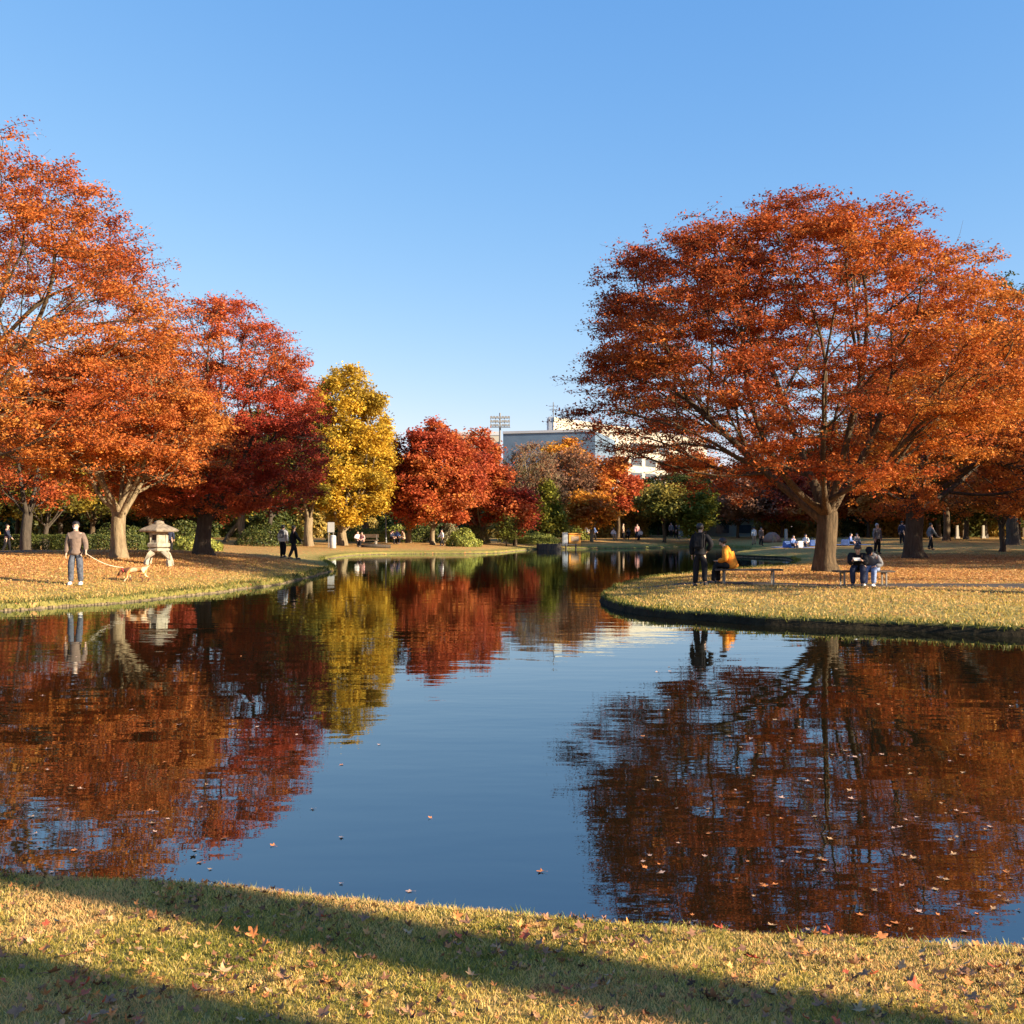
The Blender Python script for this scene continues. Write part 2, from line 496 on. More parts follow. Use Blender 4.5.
def make_tree_meshes(name, seed, prof, z0, z1, trunk_r, fork, n_nodes=420, cx=0.0, cy=0.0, sy=1.0, bf=0.55,
                     leaves=60000, leaf=0.11, palette=((0.5, 0.12, 0.03),), zones=None, twig_len=0.9, tw=6, rise=0.1, flat=0.55,
                     lean=(0, 0), inner=0.3, lob=0.18, gap=-0.22, r_tip=0.012, up=0.35, bark=None, flare=1.7, twig_r=0.006,
                     limbs=7, void=False, void_t=-.12, tier=0.0, thin=None, scat=0.11, keep_leaf=1.0, droop=0.0, gs=0.28):
    rng = np.random.default_rng(seed)
    nt_ = 7
    tz = np.linspace(0, fork, nt_)
    trunk = np.stack([lean[0] * (tz / fork) ** 1.4 + 0.06 * np.sin(tz * 1.7 + seed), lean[1] * (tz / fork) + 0.05 * np.cos(tz * 1.3 + seed), tz], 1)
    trunk[0, :2] = 0
    pts = env_points(rng, prof, n_nodes, cx, cy, sy, z0, z1, inner, lob, gap, seed, gs, tier)
    # main limbs leaving the fork
    Rm = max(p[1] for p in prof); gl = []; K = limbs
    for k_ in range(K):
        az = 2 * PI * (k_ + rng.uniform(-.25, .25)) / K + seed; hi = (0.42, 0.8, 0.6)[k_ % 3]
        reach = Rm * (0.62 - 0.45 * (hi - .4)) * rng.uniform(.85, 1.1)
        E_ = np.array([cx * .6 + math.cos(az) * reach, cy * .6 + math.sin(az) * reach * sy, fork + (z1 - fork) * hi * rng.uniform(.8, .95)])
        S_ = trunk[-1]; ns_ = 5
        for q_ in range(1, ns_ + 1):
            u_ = q_ / ns_
            bow = np.array([0, 0, -1.0]) * (0.10 * (z1 - fork)) * math.sin(PI * u_) * (1 if hi < .7 else .3)
            gl.append(S_ + (E_ - S_) * u_ + bow + rng.normal(size=3) * .12 * (u_ < 1))
    G0 = nt_; NG = len(gl)
    P = np.concatenate([trunk, np.array(gl), pts])
    n = len(P)
    parent = -np.ones(n, int); plen = np.zeros(n)
    for i in range(1, nt_):
        parent[i] = i - 1; plen[i] = plen[i - 1] + np.linalg.norm(P[i] - P[i - 1])
    plen[:nt_] -= plen[nt_ - 1]; 
    act = np.zeros(n, bool); act[:nt_] = True
    best = np.full(n, 1e9); bp = np.zeros(n, int)
    def relax(k):
        nonlocal best, bp
        dd = np.linalg.norm(P - P[k], axis=1)
        c = dd + bf * (max(plen[k], 0) + dd)
        m = (~act) & (c < best)
        best[m] = c[m]; bp[m] = k
    order = []
    for g_ in range(NG):
        i = G0 + g_; pa = nt_ - 1 - (g_ // 5) % 2 if g_ % 5 == 0 else i - 1
        parent[i] = pa; plen[i] = max(plen[pa], 0) + np.linalg.norm(P[i] - P[pa]); act[i] = True; order.append(i)
    for i in list(order): relax(i)
    relax(nt_ - 1)
    for _ in range(n - nt_ - NG):
        b = np.where(act, 1e12, best); i = int(b.argmin())
        parent[i] = bp[i]; plen[i] = max(plen[bp[i]], 0) + np.linalg.norm(P[i] - P[bp[i]])
        act[i] = True; order.append(i); relax(i)
    nd = np.ones(n)
    for i in reversed(order): nd[parent[i]] += nd[i]
    N0 = n - nt_
    nd[:nt_] = n
    kids = [[] for _ in range(n)]
    for i in range(1, n):
        kids[parent[i]].append(i)
    main = [max(k, key=lambda j: nd[j]) if k else -1 for k in kids]
    for it in range(3):
        Q = P.copy()
        for i in order:
            if main[i] >= 0: Q[i] = 0.5 * P[i] + 0.25 * (P[parent[i]] + P[main[i]])
        P = Q
    q = math.log(trunk_r * 0.82 / r_tip) / math.log(max(2, N0))
    rad = r_tip * nd ** q
    for i in range(nt_):
        t = tz[i] / fork
        rad[i] = trunk_r * (1 - 0.16 * t) + trunk_r * (flare - 1) * math.exp(-tz[i] / (trunk_r * 1.3))
    rad[nt_ - 1] = trunk_r * 0.86
    # paths
    big, small = [], []
    ti = list(range(nt_))
    dense = np.concatenate([[0, trunk_r * .4, trunk_r * .9, trunk_r * 1.6, trunk_r * 2.6], np.linspace(trunk_r * 4, fork, 6)])
    dense = dense[dense <= fork + 1e-6]
    TP = np.stack([np.interp(dense, tz, trunk[:, k]) for k in range(3)], 1)
    TR = trunk_r * (1 - 0.06 * dense / fork) + trunk_r * (flare - 1) * np.exp(-dense / (trunk_r * .55))
    TP[0, 2] = -0.15
    dirt = (TP[-1] - TP[-2]); dirt /= np.linalg.norm(dirt)
    TP = np.vstack([TP, TP[-1] + dirt * trunk_r * .35, TP[-1] + dirt * trunk_r * .62, TP[-1] + dirt * trunk_r * .8]); TR = np.concatenate([TR, [TR[-1] * .88, TR[-1] * .55, TR[-1] * .04]])
    starts = [(parent[i], i) for i in order if main[parent[i]] != i or parent[i] < nt_]
    cont = None
    for pa, i in starts:
        ch = [pa, i]
        while main[ch[-1]] >= 0: ch.append(main[ch[-1]])
        pp = P[ch]; rr = rad[ch].copy()
        rr[0] = min(rad[pa], rr[1] * 1.18)
        if pa < nt_: rr[0] = min(trunk_r * .72, rr[1] * 1.9)
        # refine with a spline
        t = np.arange(len(ch)); tt = np.linspace(0, len(ch) - 1, (len(ch) - 1) * (3 if rr[1] > 0.05 else 2) + 1)
        if len(ch) > 2:
            pe = np.vstack([2 * pp[0] - pp[1], pp, 2 * pp[-1] - pp[-2]])
            k = np.minimum(tt.astype(int), len(ch) - 2); u = (tt - k)[:, None]
            a, b, c, d = pe[k], pe[k + 1], pe[k + 2], pe[k + 3]
            pp2 = 0.5 * ((2 * b) + (-a + c) * u + (2*a - 5*b + 4*c - d) * u**2 + (-a + 3*b - 3*c + d) * u**3)
        else: pp2 = np.stack([np.interp(tt, t, pp[:, kk]) for kk in range(3)], 1)
        rr2 = np.interp(tt, t, rr)
        (big if rr[1] > 0.045 else small).append((pp2, rr2))
    # twigs
    tipn = np.array([i for i in order if nd[i] <= 5])
    C = P[tipn]
    axis = np.array([cx * 0.6, cy * 0.6, 0.0])
    outd = C - axis; outd[:, 2] = 0; outd /= (np.linalg.norm(outd, axis=1)[:, None] + 1e-6)
    nC = len(C)
    td = rng.normal(size=(nC, tw, 3)); td[..., 2] *= flat * 0.5
    td /= np.linalg.norm(td, axis=2)[..., None] + 1e-9
    td = td + outd[:, None, :] * 0.55 + np.array([0, 0, rise])
    td /= np.linalg.norm(td, axis=2)[..., None]
    tl = twig_len * rng.uniform(0.5, 1.25, (nC, tw, 1))
    T0 = np.repeat(C[:, None, :], tw, 1)
    T1 = T0 + td * tl * 0.55 + rng.normal(size=T0.shape) * 0.03
    T2 = T0 + td * tl + np.array([0, 0, -droop]) * tl + rng.normal(size=T0.shape) * 0.05
    tws = []
    for i in range(nC):
        for j in range(tw):
            tws.append((np.array([T0[i, j], T1[i, j], T2[i, j]]), np.array([twig_r * 1.5, twig_r, twig_r * 0.5])))
    V1, F1 = tubes_np([(TP, TR)], 16)
    # ribs on the trunk foot
    a = np.arctan2(V1[:, 1], V1[:, 0]); hgt = V1[:, 2]
    w = 1 + (0.16 * np.sin(a * 5 + seed) + 0.07 * np.sin(a * 9 + seed * 2)) * np.exp(-np.maximum(hgt, 0) / (trunk_r * 1.8)) + 0.03 * np.sin(a * 4 + hgt * 1.2)
    V1[:, 0] *= w; V1[:, 1] *= w
    vs, fs = [V1], [F1]; b = len(V1)
    for grp, nn in ((big, 8), (small, 4), (tws, 3)):
        if grp:
            v, f = tubes_np(grp, nn); vs.append(v); fs.append(f + b); b += len(v)
    V = np.concatenate(vs); Fq = np.concatenate(fs)
    tme = mesh_np(name + '_trunk', V, Fq.ravel(), 4, smooth=True)
    tme.materials.append(bark or BARK)
    # leaves
    nl = int(leaves)
    ci = rng.integers(0, nC, nl); tj = rng.integers(0, tw, nl); u = rng.random(nl) ** 0.7
    # clumps differ in fullness
    full = rng.uniform(0.35, 1.0, nC)
    if void: full = full * np.array([1.0 if noise.noise(Vector((p[0] * .75 + seed * 2, p[1] * .75, p[2] * 1.25))) > void_t else .12 for p in C])
    if thin is not None: full = full * thin(C)
    kp = rng.random(nl) < full[ci] * keep_leaf
    ci, tj, u = ci[kp], tj[kp], u[kp]; nl = len(ci)
    A0, A1, A2 = T0[ci, tj], T1[ci, tj], T2[ci, tj]
    uu = u[:, None]
    c = A0 * (1 - uu) ** 2 + 2 * A1 * uu * (1 - uu) + A2 * uu ** 2
    c += rng.normal(size=c.shape) * scat * np.array([1, 1, 0.75])
    nrm = rng.normal(size=(nl, 3)); nrm[:, 2] = np.abs(nrm[:, 2]) + up * 2
    nrm /= np.linalg.norm(nrm, axis=1)[:, None]
    t = np.cross(nrm, rng.normal(size=(nl, 3))); t /= np.linalg.norm(t, axis=1)[:, None]
    bb = np.cross(nrm, t)
    s = leaf * rng.uniform(0.6, 1.25, (nl, 1))
    vv = np.stack([c - t * s * .62, c + bb * s * .36 + t * s * .05, c + t * s * .62 - nrm * s * 0.12, c - bb * s * .36 + t * s * .05], 1).reshape(-1, 3)
    pal = np.array(palette)
    # colour: patches across the crown, then clump, then leaf
    cen = C.mean(0)
    pn = np.array([noise.noise(Vector((p[0] * .22 + seed, p[1] * .22, p[2] * .3))) for p in C])
    if zones is not None: w0 = zones(C, pn)
    else: w0 = np.clip(0.5 + pn * 1.1, 0, 1)
    w0 = np.clip(w0 + rng.normal(size=nC) * 0.13, 0, 0.9999)
    wl = np.clip(w0[ci] + rng.normal(size=nl) * 0.09, 0, 0.9999) * (len(pal) - 1)
    k = wl.astype(int); f = (wl - k)[:, None]
    cc = pal[k] * (1 - f) + pal[np.minimum(k + 1, len(pal) - 1)] * f
    cc *= rng.uniform(0.82, 1.12, (nl, 1)) * rng.uniform(0.85, 1.12, nC)[ci][:, None]
    cc = np.clip(cc, 0, 0.92)
    lme = mesh_np(name + '_crown', vv, np.arange(nl * 4), 4, colors=np.repeat(cc, 4, axis=0))
    lme.materials.append(LEAF)
    return tme, lme

def place_tree(name, meshes, loc, rz=0.0, sc=1.0, label=None, cat='tree', group=None):
    root = empty(name, loc, rz, label, cat, group)
    if hasattr(sc, '__len__'): root.scale = sc
    else: root.scale = (sc, sc, sc)
    link('trunk', meshes[0], None, root)
    link('crown', meshes[1], None, root)
    return root

ORANGE = ((0.34, 0.065, 0.028), (0.46, 0.108, 0.034), (0.56, 0.16, 0.042), (0.62, 0.24, 0.05))
RUST = ((0.36, 0.075, 0.027), (0.49, 0.118, 0.033), (0.59, 0.172, 0.04), (0.64, 0.235, 0.048), (0.55, 0.26, 0.055))
RED = ((0.38, 0.055, 0.035), (0.5, 0.085, 0.04), (0.56, 0.13, 0.044), (0.6, 0.19, 0.05))
GOLD = ((0.4, 0.28, 0.04), (0.58, 0.37, 0.045), (0.7, 0.43, 0.045), (0.5, 0.34, 0.05))
REDOR = ((0.36, 0.06, 0.035), (0.49, 0.1, 0.04), (0.57, 0.16, 0.045), (0.62, 0.27, 0.05))
GREEN = ((0.03, 0.042, 0.013), (0.06, 0.075, 0.02), (0.12, 0.12, 0.03))
LGREEN = ((0.11, 0.12, 0.022), (0.25, 0.24, 0.035), (0.42, 0.36, 0.05))
OLIVE = ((0.08, 0.08, 0.02), (0.2, 0.17, 0.03), (0.42, 0.3, 0.04))
BROWN = ((0.2, 0.1, 0.06), (0.3, 0.15, 0.09), (0.38, 0.17, 0.08))
AMBER = ((0.5, 0.14, 0.03), (0.66, 0.28, 0.035), (0.76, 0.4, 0.04))

DOME = [(0, .62), (.08, .9), (.2, 1.0), (.4, .97), (.6, .86), (.78, .68), (.9, .46), (1, .12)]
def pr(R_, P=DOME): return [(a, b * R_) for a, b in P]

# ------------------------------------------------------------------ the main trees
def zR1(C, pn):
    x, y, z = C[:, 0], C[:, 1], C[:, 2]
    return 0.4 + 0.04 * (x + 1) - 0.028 * (z - 6) + pn * 0.55
P_R1 = [(0, .42), (.07, .68), (.17, .9), (.3, 1), (.45, .98), (.6, .93), (.75, .82), (.87, .64), (.95, .42), (1, .15)]
mR1 = make_tree_meshes('R1', 11, pr(7.95, P_R1), 2.9, 12.9, 0.37, 2.1, n_nodes=1700, cx=-1.35, cy=0, bf=0.75, leaves=640000, leaf=0.088, tier=1.1, void=True, thin=lambda C: np.where((C[:, 0] < -5.0) & (C[:, 2] < 6.2), .36, 1.0),
                       palette=RUST, zones=zR1, twig_len=0.95, tw=7, rise=0.06, flat=.4, scat=.095, inner=0.3, lob=0.13, gap=-0.2, bark=BARK, r_tip=0.009, flare=1.5, gs=0.45)
place_tree('broad_tree', mR1, FEET['R1'], 0, label='huge spreading rust-orange tree on the right lawn, behind the two benches')

def zR2(C, pn): return 0.78 - 0.05 * (C[:, 2] - 2) + 0.05 * C[:, 0] * 0.4 + pn * 0.4
mR2 = make_tree_meshes('R2', 23, pr(6.6), 2.0, 10.8, 0.42, 2.6, n_nodes=800, cx=1.6, cy=-1, bf=0.8, leaves=270000, leaf=0.105, tier=1.2, flat=.45, void=True,
                       palette=ORANGE, zones=zR2, twig_len=1.0, tw=6, bark=BARKD, r_tip=0.013)
place_tree('broad_tree', mR2, FEET['R2'], 0, label='orange tree with a thick dark trunk, just right of and behind the huge spreading tree')
mR3 = make_tree_meshes('R3', 31, pr(6.5), 3.2, 11.6, 0.5, 3.0, n_nodes=600, cx=0, bf=0.8, leaves=80000, leaf=0.14,
                       palette=ORANGE, twig_len=1.0, tw=6, bark=BARKD)
place_tree('broad_tree', mR3, at_depth(1120, 52), 0.4, label='orange-red tree cut off by the right edge of the photo')

def zL1(C, pn): return 0.55 - 0.035 * (C[:, 2] - 4) + pn * 0.5
mL1 = make_tree_meshes('L1', 41, pr(9.6, [(0, .7), (.1, .95), (.25, 1), (.45, .99), (.62, .97), (.78, .86), (.9, .62), (1, .25)]), 3.0, 14.6, 0.5, 2.6, n_nodes=1300, cx=0.3, bf=0.8,
                       leaves=390000, leaf=0.09, tier=1.2, scat=.12, void=True, void_t=-.2, palette=RUST, zones=zL1, twig_len=1.0, tw=6, rise=0.3, gap=-0.24, bark=BARK, lob=0.1, inner=0.3, gs=0.45, r_tip=0.009)
place_tree('broad_tree', mL1, FEET['L1'], 0, label='tallest tree on the left, airy rusty crown running out of the left edge')
def zL2(C, pn): return 0.72 - 0.02 * (C[:, 2] - 4) + pn * 0.5
mL2 = make_tree_meshes('L2', 53, pr(3.7, [(0, .75), (.12, 1), (.4, 1), (.7, .8), (1, .3)]), 2.9, 7.9, 0.27, 1.7, n_nodes=560, cx=0.0, bf=0.8,
                       leaves=230000, leaf=0.09, tier=.95, flat=.45, scat=.1, void=True, palette=ORANGE, zones=zL2, twig_len=0.85, tw=6, bark=BARKP, flare=1.55, gap=-0.35)
place_tree('broad_tree', mL2, FEET['L2'], 0, label='orange tree with a pale sunlit forked trunk between the dog walker and the stone lantern')
def zL3(C, pn): return 0.68 + pn * 0.6 - 0.08 * C[:, 0] + .02 * (C[:, 2] - 6)
mL3 = make_tree_meshes('L3', 67, pr(4.7, [(0, .65), (.1, .95), (.25, 1), (.45, .93), (.65, .78), (.82, .56), (1, .2)]), 1.8, 11.4, 0.34, 1.7, n_nodes=1000, cx=0.7, bf=0.8,
                       leaves=330000, leaf=0.095, tier=1.1, flat=.5, scat=.1, void=True, palette=RED, zones=zL3, twig_len=0.9, tw=6, bark=BARKD, gap=-0.35, lob=0.1, gs=0.45, r_tip=0.009)
place_tree('broad_tree', mL3, FEET['L3'], 0, label='crimson maple with a black trunk, just right of the stone lantern')

# ------------------------------------------------------------------ trees farther back
def bg_tree(name, px, D, top, x0, x1, bot, palette, label, seed, leaves=16000, bark=None, prof=DOME, leaf=None, tr=None, nodes=150, rz=0, forkf=0.8, **kw):
    p = at_depth(px, D)
    H = (HZ - top) / F * D + CZ - p.z
    zb = (HZ - bot) / F * D + CZ - p.z
    rr = (x1 - x0) / 2 / F * D
    cx = ((x0 + x1) / 2 - px) / F * D
    leaf = leaf or max(0.13, D * 0.0027)
    tw = kw.pop('tw', 5)
    tl = kw.pop('twig_len', max(0.7, rr * 0.17))
    kw.setdefault('gap', -0.34); kw.setdefault('lob', 0.22); kw.setdefault('bf', 0.8); kw.setdefault('flare', 1.35); kw.setdefault('inner', 0.2)
    m = make_tree_meshes('t%d' % seed, seed, pr(rr * 0.93, prof), max(0.5, zb + 0.2), H - 0.2, tr or max(0.16, H * 0.022), max(0.5, zb * forkf), n_nodes=nodes, cx=cx,
                         leaves=leaves, leaf=leaf, palette=palette, twig_len=tl, tw=tw, scat=leaf * 1.1, bark=bark or BARK, **kw)
    return place_tree(name, m, p, rz, label=label), m

COL = [(0, .55), (.1, .85), (.3, 1), (.6, .95), (.8, .8), (.93, .5), (1, .25)]
CONE = [(0, 1), (.3, .8), (.6, .5), (.85, .25), (1, .05)]
bg_tree('ginkgo_tree', 342, 80, 363, 299, 398, 525, GOLD, 'tall golden-yellow tree at the far shore, between the crimson maple and the red tree', 71, leaves=85000, prof=COL, bark=BARKP, nodes=420, tr=0.35, rise=0.5, droop=0.35, forkf=0.6, lob=0.2)
bg_tree('ginkgo_tree', 366, 90, 392, 340, 384, 520, GOLD, 'narrow dull-gold tree touching the right side of the tall yellow tree', 72, leaves=12000, prof=COL, bark=BARKP, rise=0.5)
bg_tree('maple_tree', 482, 92, 431, 440, 514, 526, REDOR, 'lower orange-red tree on the far bank, right half of the red pair', 99, leaves=45000, nodes=240, bark=BARKP, tr=0.2, lob=.22, gap=-.35)
bg_tree('maple_tree', 433, 84, 419, 387, 480, 524, REDOR, 'taller red tree on the far bank with a slim pale trunk', 73, leaves=75000, nodes=360, bark=BARKP, tr=0.2, lob=.22, gap=-.35, forkf=0.9, zones=lambda C, pn: .4 + .5 * pn + .035 * C[:, 0])
bg_tree('maple_tree', 409, 86, 455, 386, 440, 515, REDOR, 'low tree with bare pale limbs splaying under a thin red crown', 74, leaves=5000, nodes=90, bark=BARKP, forkf=0.3, tr=0.22)
bg_tree('maple_tree', 515, 90, 486, 500, 538, 528, RED, 'small dark-red maple right of the round red-orange tree', 75, leaves=9000, nodes=80)
bg_tree('bare_tree', 530, 100, 443, 500, 566, 512, BROWN, 'thin grey-brown tree nearly bare of leaves in front of the office blocks', 76, leaves=9000, nodes=280, tw=9, twig_r=0.02, leaf=0.17, prof=COL, rise=0.9, bark=BARKP)
bg_tree('bare_tree', 572, 108, 447, 545, 598, 512, BROWN, 'brown twiggy tree with few leaves left of the amber tree', 77, leaves=7000, nodes=200, tw=9, twig_r=0.02, prof=COL, rise=0.9)
bg_tree('maple_tree', 548, 98, 478, 531, 566, 533, LGREEN, 'slim green young tree by the timber landing', 78, leaves=9000, nodes=90, prof=CONE, gap=-0.5)
bg_tree('maple_tree', 562, 120, 440, 524, 606, 500, AMBER, 'amber-topped tree below the white office block', 79, leaves=26000, nodes=200)
bg_tree('maple_tree', 592, 100, 484, 570, 612, 528, AMBER, 'bright orange little tree on twin pale stems behind the orange kiosk', 80, leaves=14000, nodes=110, bark=BARKP)
bg_tree('maple_tree', 618, 112, 458, 588, 642, 512, REDOR, 'red and rust tree behind the picnic groups of the far lawn', 81, leaves=22000, nodes=170)
bg_tree('green_tree', 640, 118, 482, 606, 672, 520, ((.12, .11, .03), (.3, .22, .05), (.5, .33, .07)), 'broad olive-green tree behind the far lawn', 82, leaves=22000, nodes=170)
bg_tree('green_tree', 664, 104, 484, 640, 690, 518, ((.09, .1, .025), (.2, .19, .04), (.36, .28, .06)), 'dark green tree left of the pale lime one', 83, leaves=16000, nodes=140)
bg_tree('green_tree', 692, 98, 478, 680, 714, 532, LGREEN, 'lime-green narrow tree above the standing man with the rucksack', 84, leaves=14000, nodes=110, prof=COL)
bg_tree('maple_tree', 700, 135, 452, 660, 742, 510, RUST, 'rust-brown tree under the right end of the white office block', 85, leaves=20000, nodes=170)
bg_tree('maple_tree', 738, 112, 470, 700, 782, 520, BROWN, 'brownish-pink tree behind the low cream hall', 86, leaves=24000, nodes=180)
bg_tree('maple_tree', 782, 112, 468, 742, 824, 521, REDOR, 'red-orange tree seen under the left limbs of the huge tree', 87, leaves=26000, nodes=180, bark=BARKD)
bg_tree('maple_tree', 868, 108, 462, 826, 910, 520, RUST, 'dull red tree seen between the two big right-hand trunks', 88, leaves=26000, nodes=180, bark=BARKD)
bg_tree('evergreen_tree', 1012, 74, 276, 962, 1066, 500, GREEN, 'tall dark evergreen rising at the top of the right edge', 89, leaves=40000, nodes=260, prof=COL, bark=BARKD, rise=0.4, forkf=0.7)
bg_tree('maple_tree', 1002, 62, 425, 962, 1050, 518, RUST, 'dusky red tree low at the right edge, beyond the dark-trunked one', 90, leaves=26000, nodes=190, bark=BARKD)
_, mL0 = bg_tree('broad_tree', 27, 60, 330, -40, 92, 508, ORANGE, 'orange tree on a black Y-shaped trunk behind the clipped hedge', 91, leaves=40000, nodes=260, bark=BARKD, tr=0.3, forkf=0.85)
bg_tree('green_tree', 46, 68, 440, 12, 92, 520, OLIVE, 'olive-yellow tree on crooked twin stems behind the hedge', 92, leaves=16000, nodes=130, bark=BARKD)
bg_tree('green_tree', 92, 82, 430, 56, 140, 516, OLIVE, 'dim olive tree seen through the gap right of the dog walker', 93, leaves=22000, nodes=150)
bg_tree('maple_tree', 150, 74, 430, 118, 190, 512, REDOR, 'red-orange tree low behind the stone lantern', 94, leaves=16000, nodes=130)
bg_tree('green_tree', 225, 86, 440, 196, 262, 514, OLIVE, 'olive tree on a leaning pale stem behind the crimson maple', 95, leaves=14000, nodes=120, bark=BARKP, lean=(1.5, 0))
bg_tree('maple_tree', 242, 80, 420, 214, 280, 508, REDOR, 'red tree on a stout pale trunk right of the crimson maple', 96, leaves=16000, nodes=130, bark=BARKP, tr=0.28)
bg_tree('broad_tree', 309, 78, 400, 262, 345, 512, OLIVE, 'yellow-green tree on a thick cream trunk behind the walking couple', 97, leaves=20000, nodes=150, bark=BARKP, tr=0.33)
bg_tree('maple_tree', 507, 88, 512, 500, 516, 541, LGREEN, 'little yellow-green sapling by the far path', 98, leaves=2500, nodes=24, leaf=0.16, tr=0.06)

# a belt of evergreens and oaks closing the park
fill = []
fill.append(make_tree_meshes('f0', 201, pr(4.6), 1.2, 9.6, 0.2, 1.6, n_nodes=110, leaves=17000, leaf=0.34, palette=GREEN, twig_len=1.1, tw=5, scat=0.3, bark=BARKD, gap=-0.5))
fill.append(make_tree_meshes('f1', 202, pr(4.2, COL), 1.6, 10.5, 0.18, 2.0, n_nodes=110, leaves=16000, leaf=0.34, palette=OLIVE, twig_len=1.1, tw=5, scat=0.3, bark=BARKD, gap=-0.45))
fill.append(make_tree_meshes('f2', 203, pr(4.8), 2.2, 10.0, 0.21, 2.2, n_nodes=110, leaves=15000, leaf=0.34, palette=RUST, twig_len=1.1, tw=5, scat=0.3, bark=BARK, gap=-0.4))
rf = random.Random(5)
fl_lab = ['dark evergreen tree in the belt closing the park at the back', 'olive-leaved tree in the belt closing the park at the back', 'rust-leaved tree in the belt closing the park at the back']
k = 0
for row, (D, st) in enumerate(((128, 5.6), (142, 6.5), (165, 8))):
    x = -86.0
    while x < 92:
        px = x / D * F + 512
        t = rf.choice((0, 0, 1, 0, 2)) if px < 400 or px > 780 else rf.choice((0, 1, 0))
        if 400 < px < 780: hgt = 0.86
        elif px < 300: hgt = 1.25
        else: hgt = 1.35
        if row == 0 and 400 < px < 780: hgt = 0.78
        xx = x + rf.uniform(-1.5, 1.5); yy = D + rf.uniform(-4, 4)
        s = hgt * rf.uniform(0.88, 1.08)
        place_tree('belt_tree', fill[t], (xx, yy, gz1(xx, yy)), rf.uniform(0, 6.28), (s * 1.05, s * 1.05, s), fl_lab[t], 'tree', 'trees of the belt behind the park')
        x += st * rf.uniform(0.8, 1.2); k += 1
# the shaded grove at the right
for i, (px, D) in enumerate(((938, 104), (962, 108), (985, 104), (1008, 110), (946, 84), (966, 93), (1018, 92), (905, 112), (1040, 112), (955, 118), (1022, 116), (880, 118), (850, 120))):
    p = at_depth(px, D); s = rf.uniform(1.15, 1.4)
    place_tree('grove_tree', fill[(0, 2, 0)[i % 3]], p, rf.uniform(0, 6.28), (s * 0.9, s * 0.9, s * 1.15),
               ('dark evergreen of the shaded grove at the right', 'rust-leaved tree of the shaded grove at the right', 'dark evergreen of the shaded grove at the right')[i % 3], 'tree', 'trees of the shaded grove at the right')
# left wood
for i, (px, D) in enumerate(((-60, 90), (-20, 100), (18, 108), (60, 102), (105, 112), (150, 104), (190, 110), (270, 104), (-110, 80), (-150, 64))):
    p = at_depth(px, D); s = rf.uniform(1.05, 1.3)
    place_tree('belt_tree', fill[(0, 1, 2)[i % 3]], p, rf.uniform(0, 6.28), s, fl_lab[i % 3], 'tree', 'trees of the belt behind the park')

# ---- trees just out of frame whose shadows cross the lawns
tallm = make_tree_meshes('tall', 301, pr(3.6), 8.3, 13.5, 0.27, 7.6, n_nodes=150, leaves=22000, leaf=0.16, palette=RUST, twig_len=0.8, tw=5, bark=BARK, flare=1.3)
su = Vector((math.cos(SUN_AZ), -math.sin(SUN_AZ)))
def shade_tree(x, y, t, lab, sc=1.0, mesh=None, rz=0.0):
    xx, yy = x + su.x * t, y + su.y * t
    return place_tree('tall_tree', mesh or tallm, (xx, yy, gz1(xx, yy)), rz, sc, lab, 'tree')
shade_tree(0.15, 4.08, 13.0, 'high-crowned rust tree on the near bank, casting the long stripe across the grass')
shade_tree(-1.25, 3.50, 14.5, 'second high-crowned tree of the near bank, casting the shadow in the lower left corner', (1.2, 1.2, 1.0), rz=2)
shade_tree(-1.25, 3.0, 17.5, 'added unseen high-crowned tree close behind the second, widening its shadow', (1.2, 1.2, 1.12), rz=4)  # extra trunk added out of view to broaden the corner shadow
bandm = make_tree_meshes('band', 303, pr(2.6), 4.4, 9.0, 0.3, 4.2, n_nodes=100, leaves=9000, leaf=0.16, palette=RUST, twig_len=0.7, tw=5, bark=BARK, flare=1.4)
shade_tree(6.5, 28.0, 12.5, 'small round-headed tree right of the benches, its trunk shadow crossing the lawn', (1.5, 1.5, 1.0), bandm)
shade_tree(11, 31.6, 12.0, 'slim round-headed tree farther right of the benches', (0.6, 0.6, 0.9), bandm, 2)
for i, (x, y) in enumerate(((40, 36), (44, 46), (49, 56), (54, 67), (60, 79), (53, 40))):
    place_tree('broad_tree', mR3, (x, y, gz1(x, y)), 1.3 * i, (1.05, 1.05, 1.0), 'rust-orange tree of the right-hand lawn beyond the frame', 'tree', 'trees of the right-hand lawn beyond the frame')

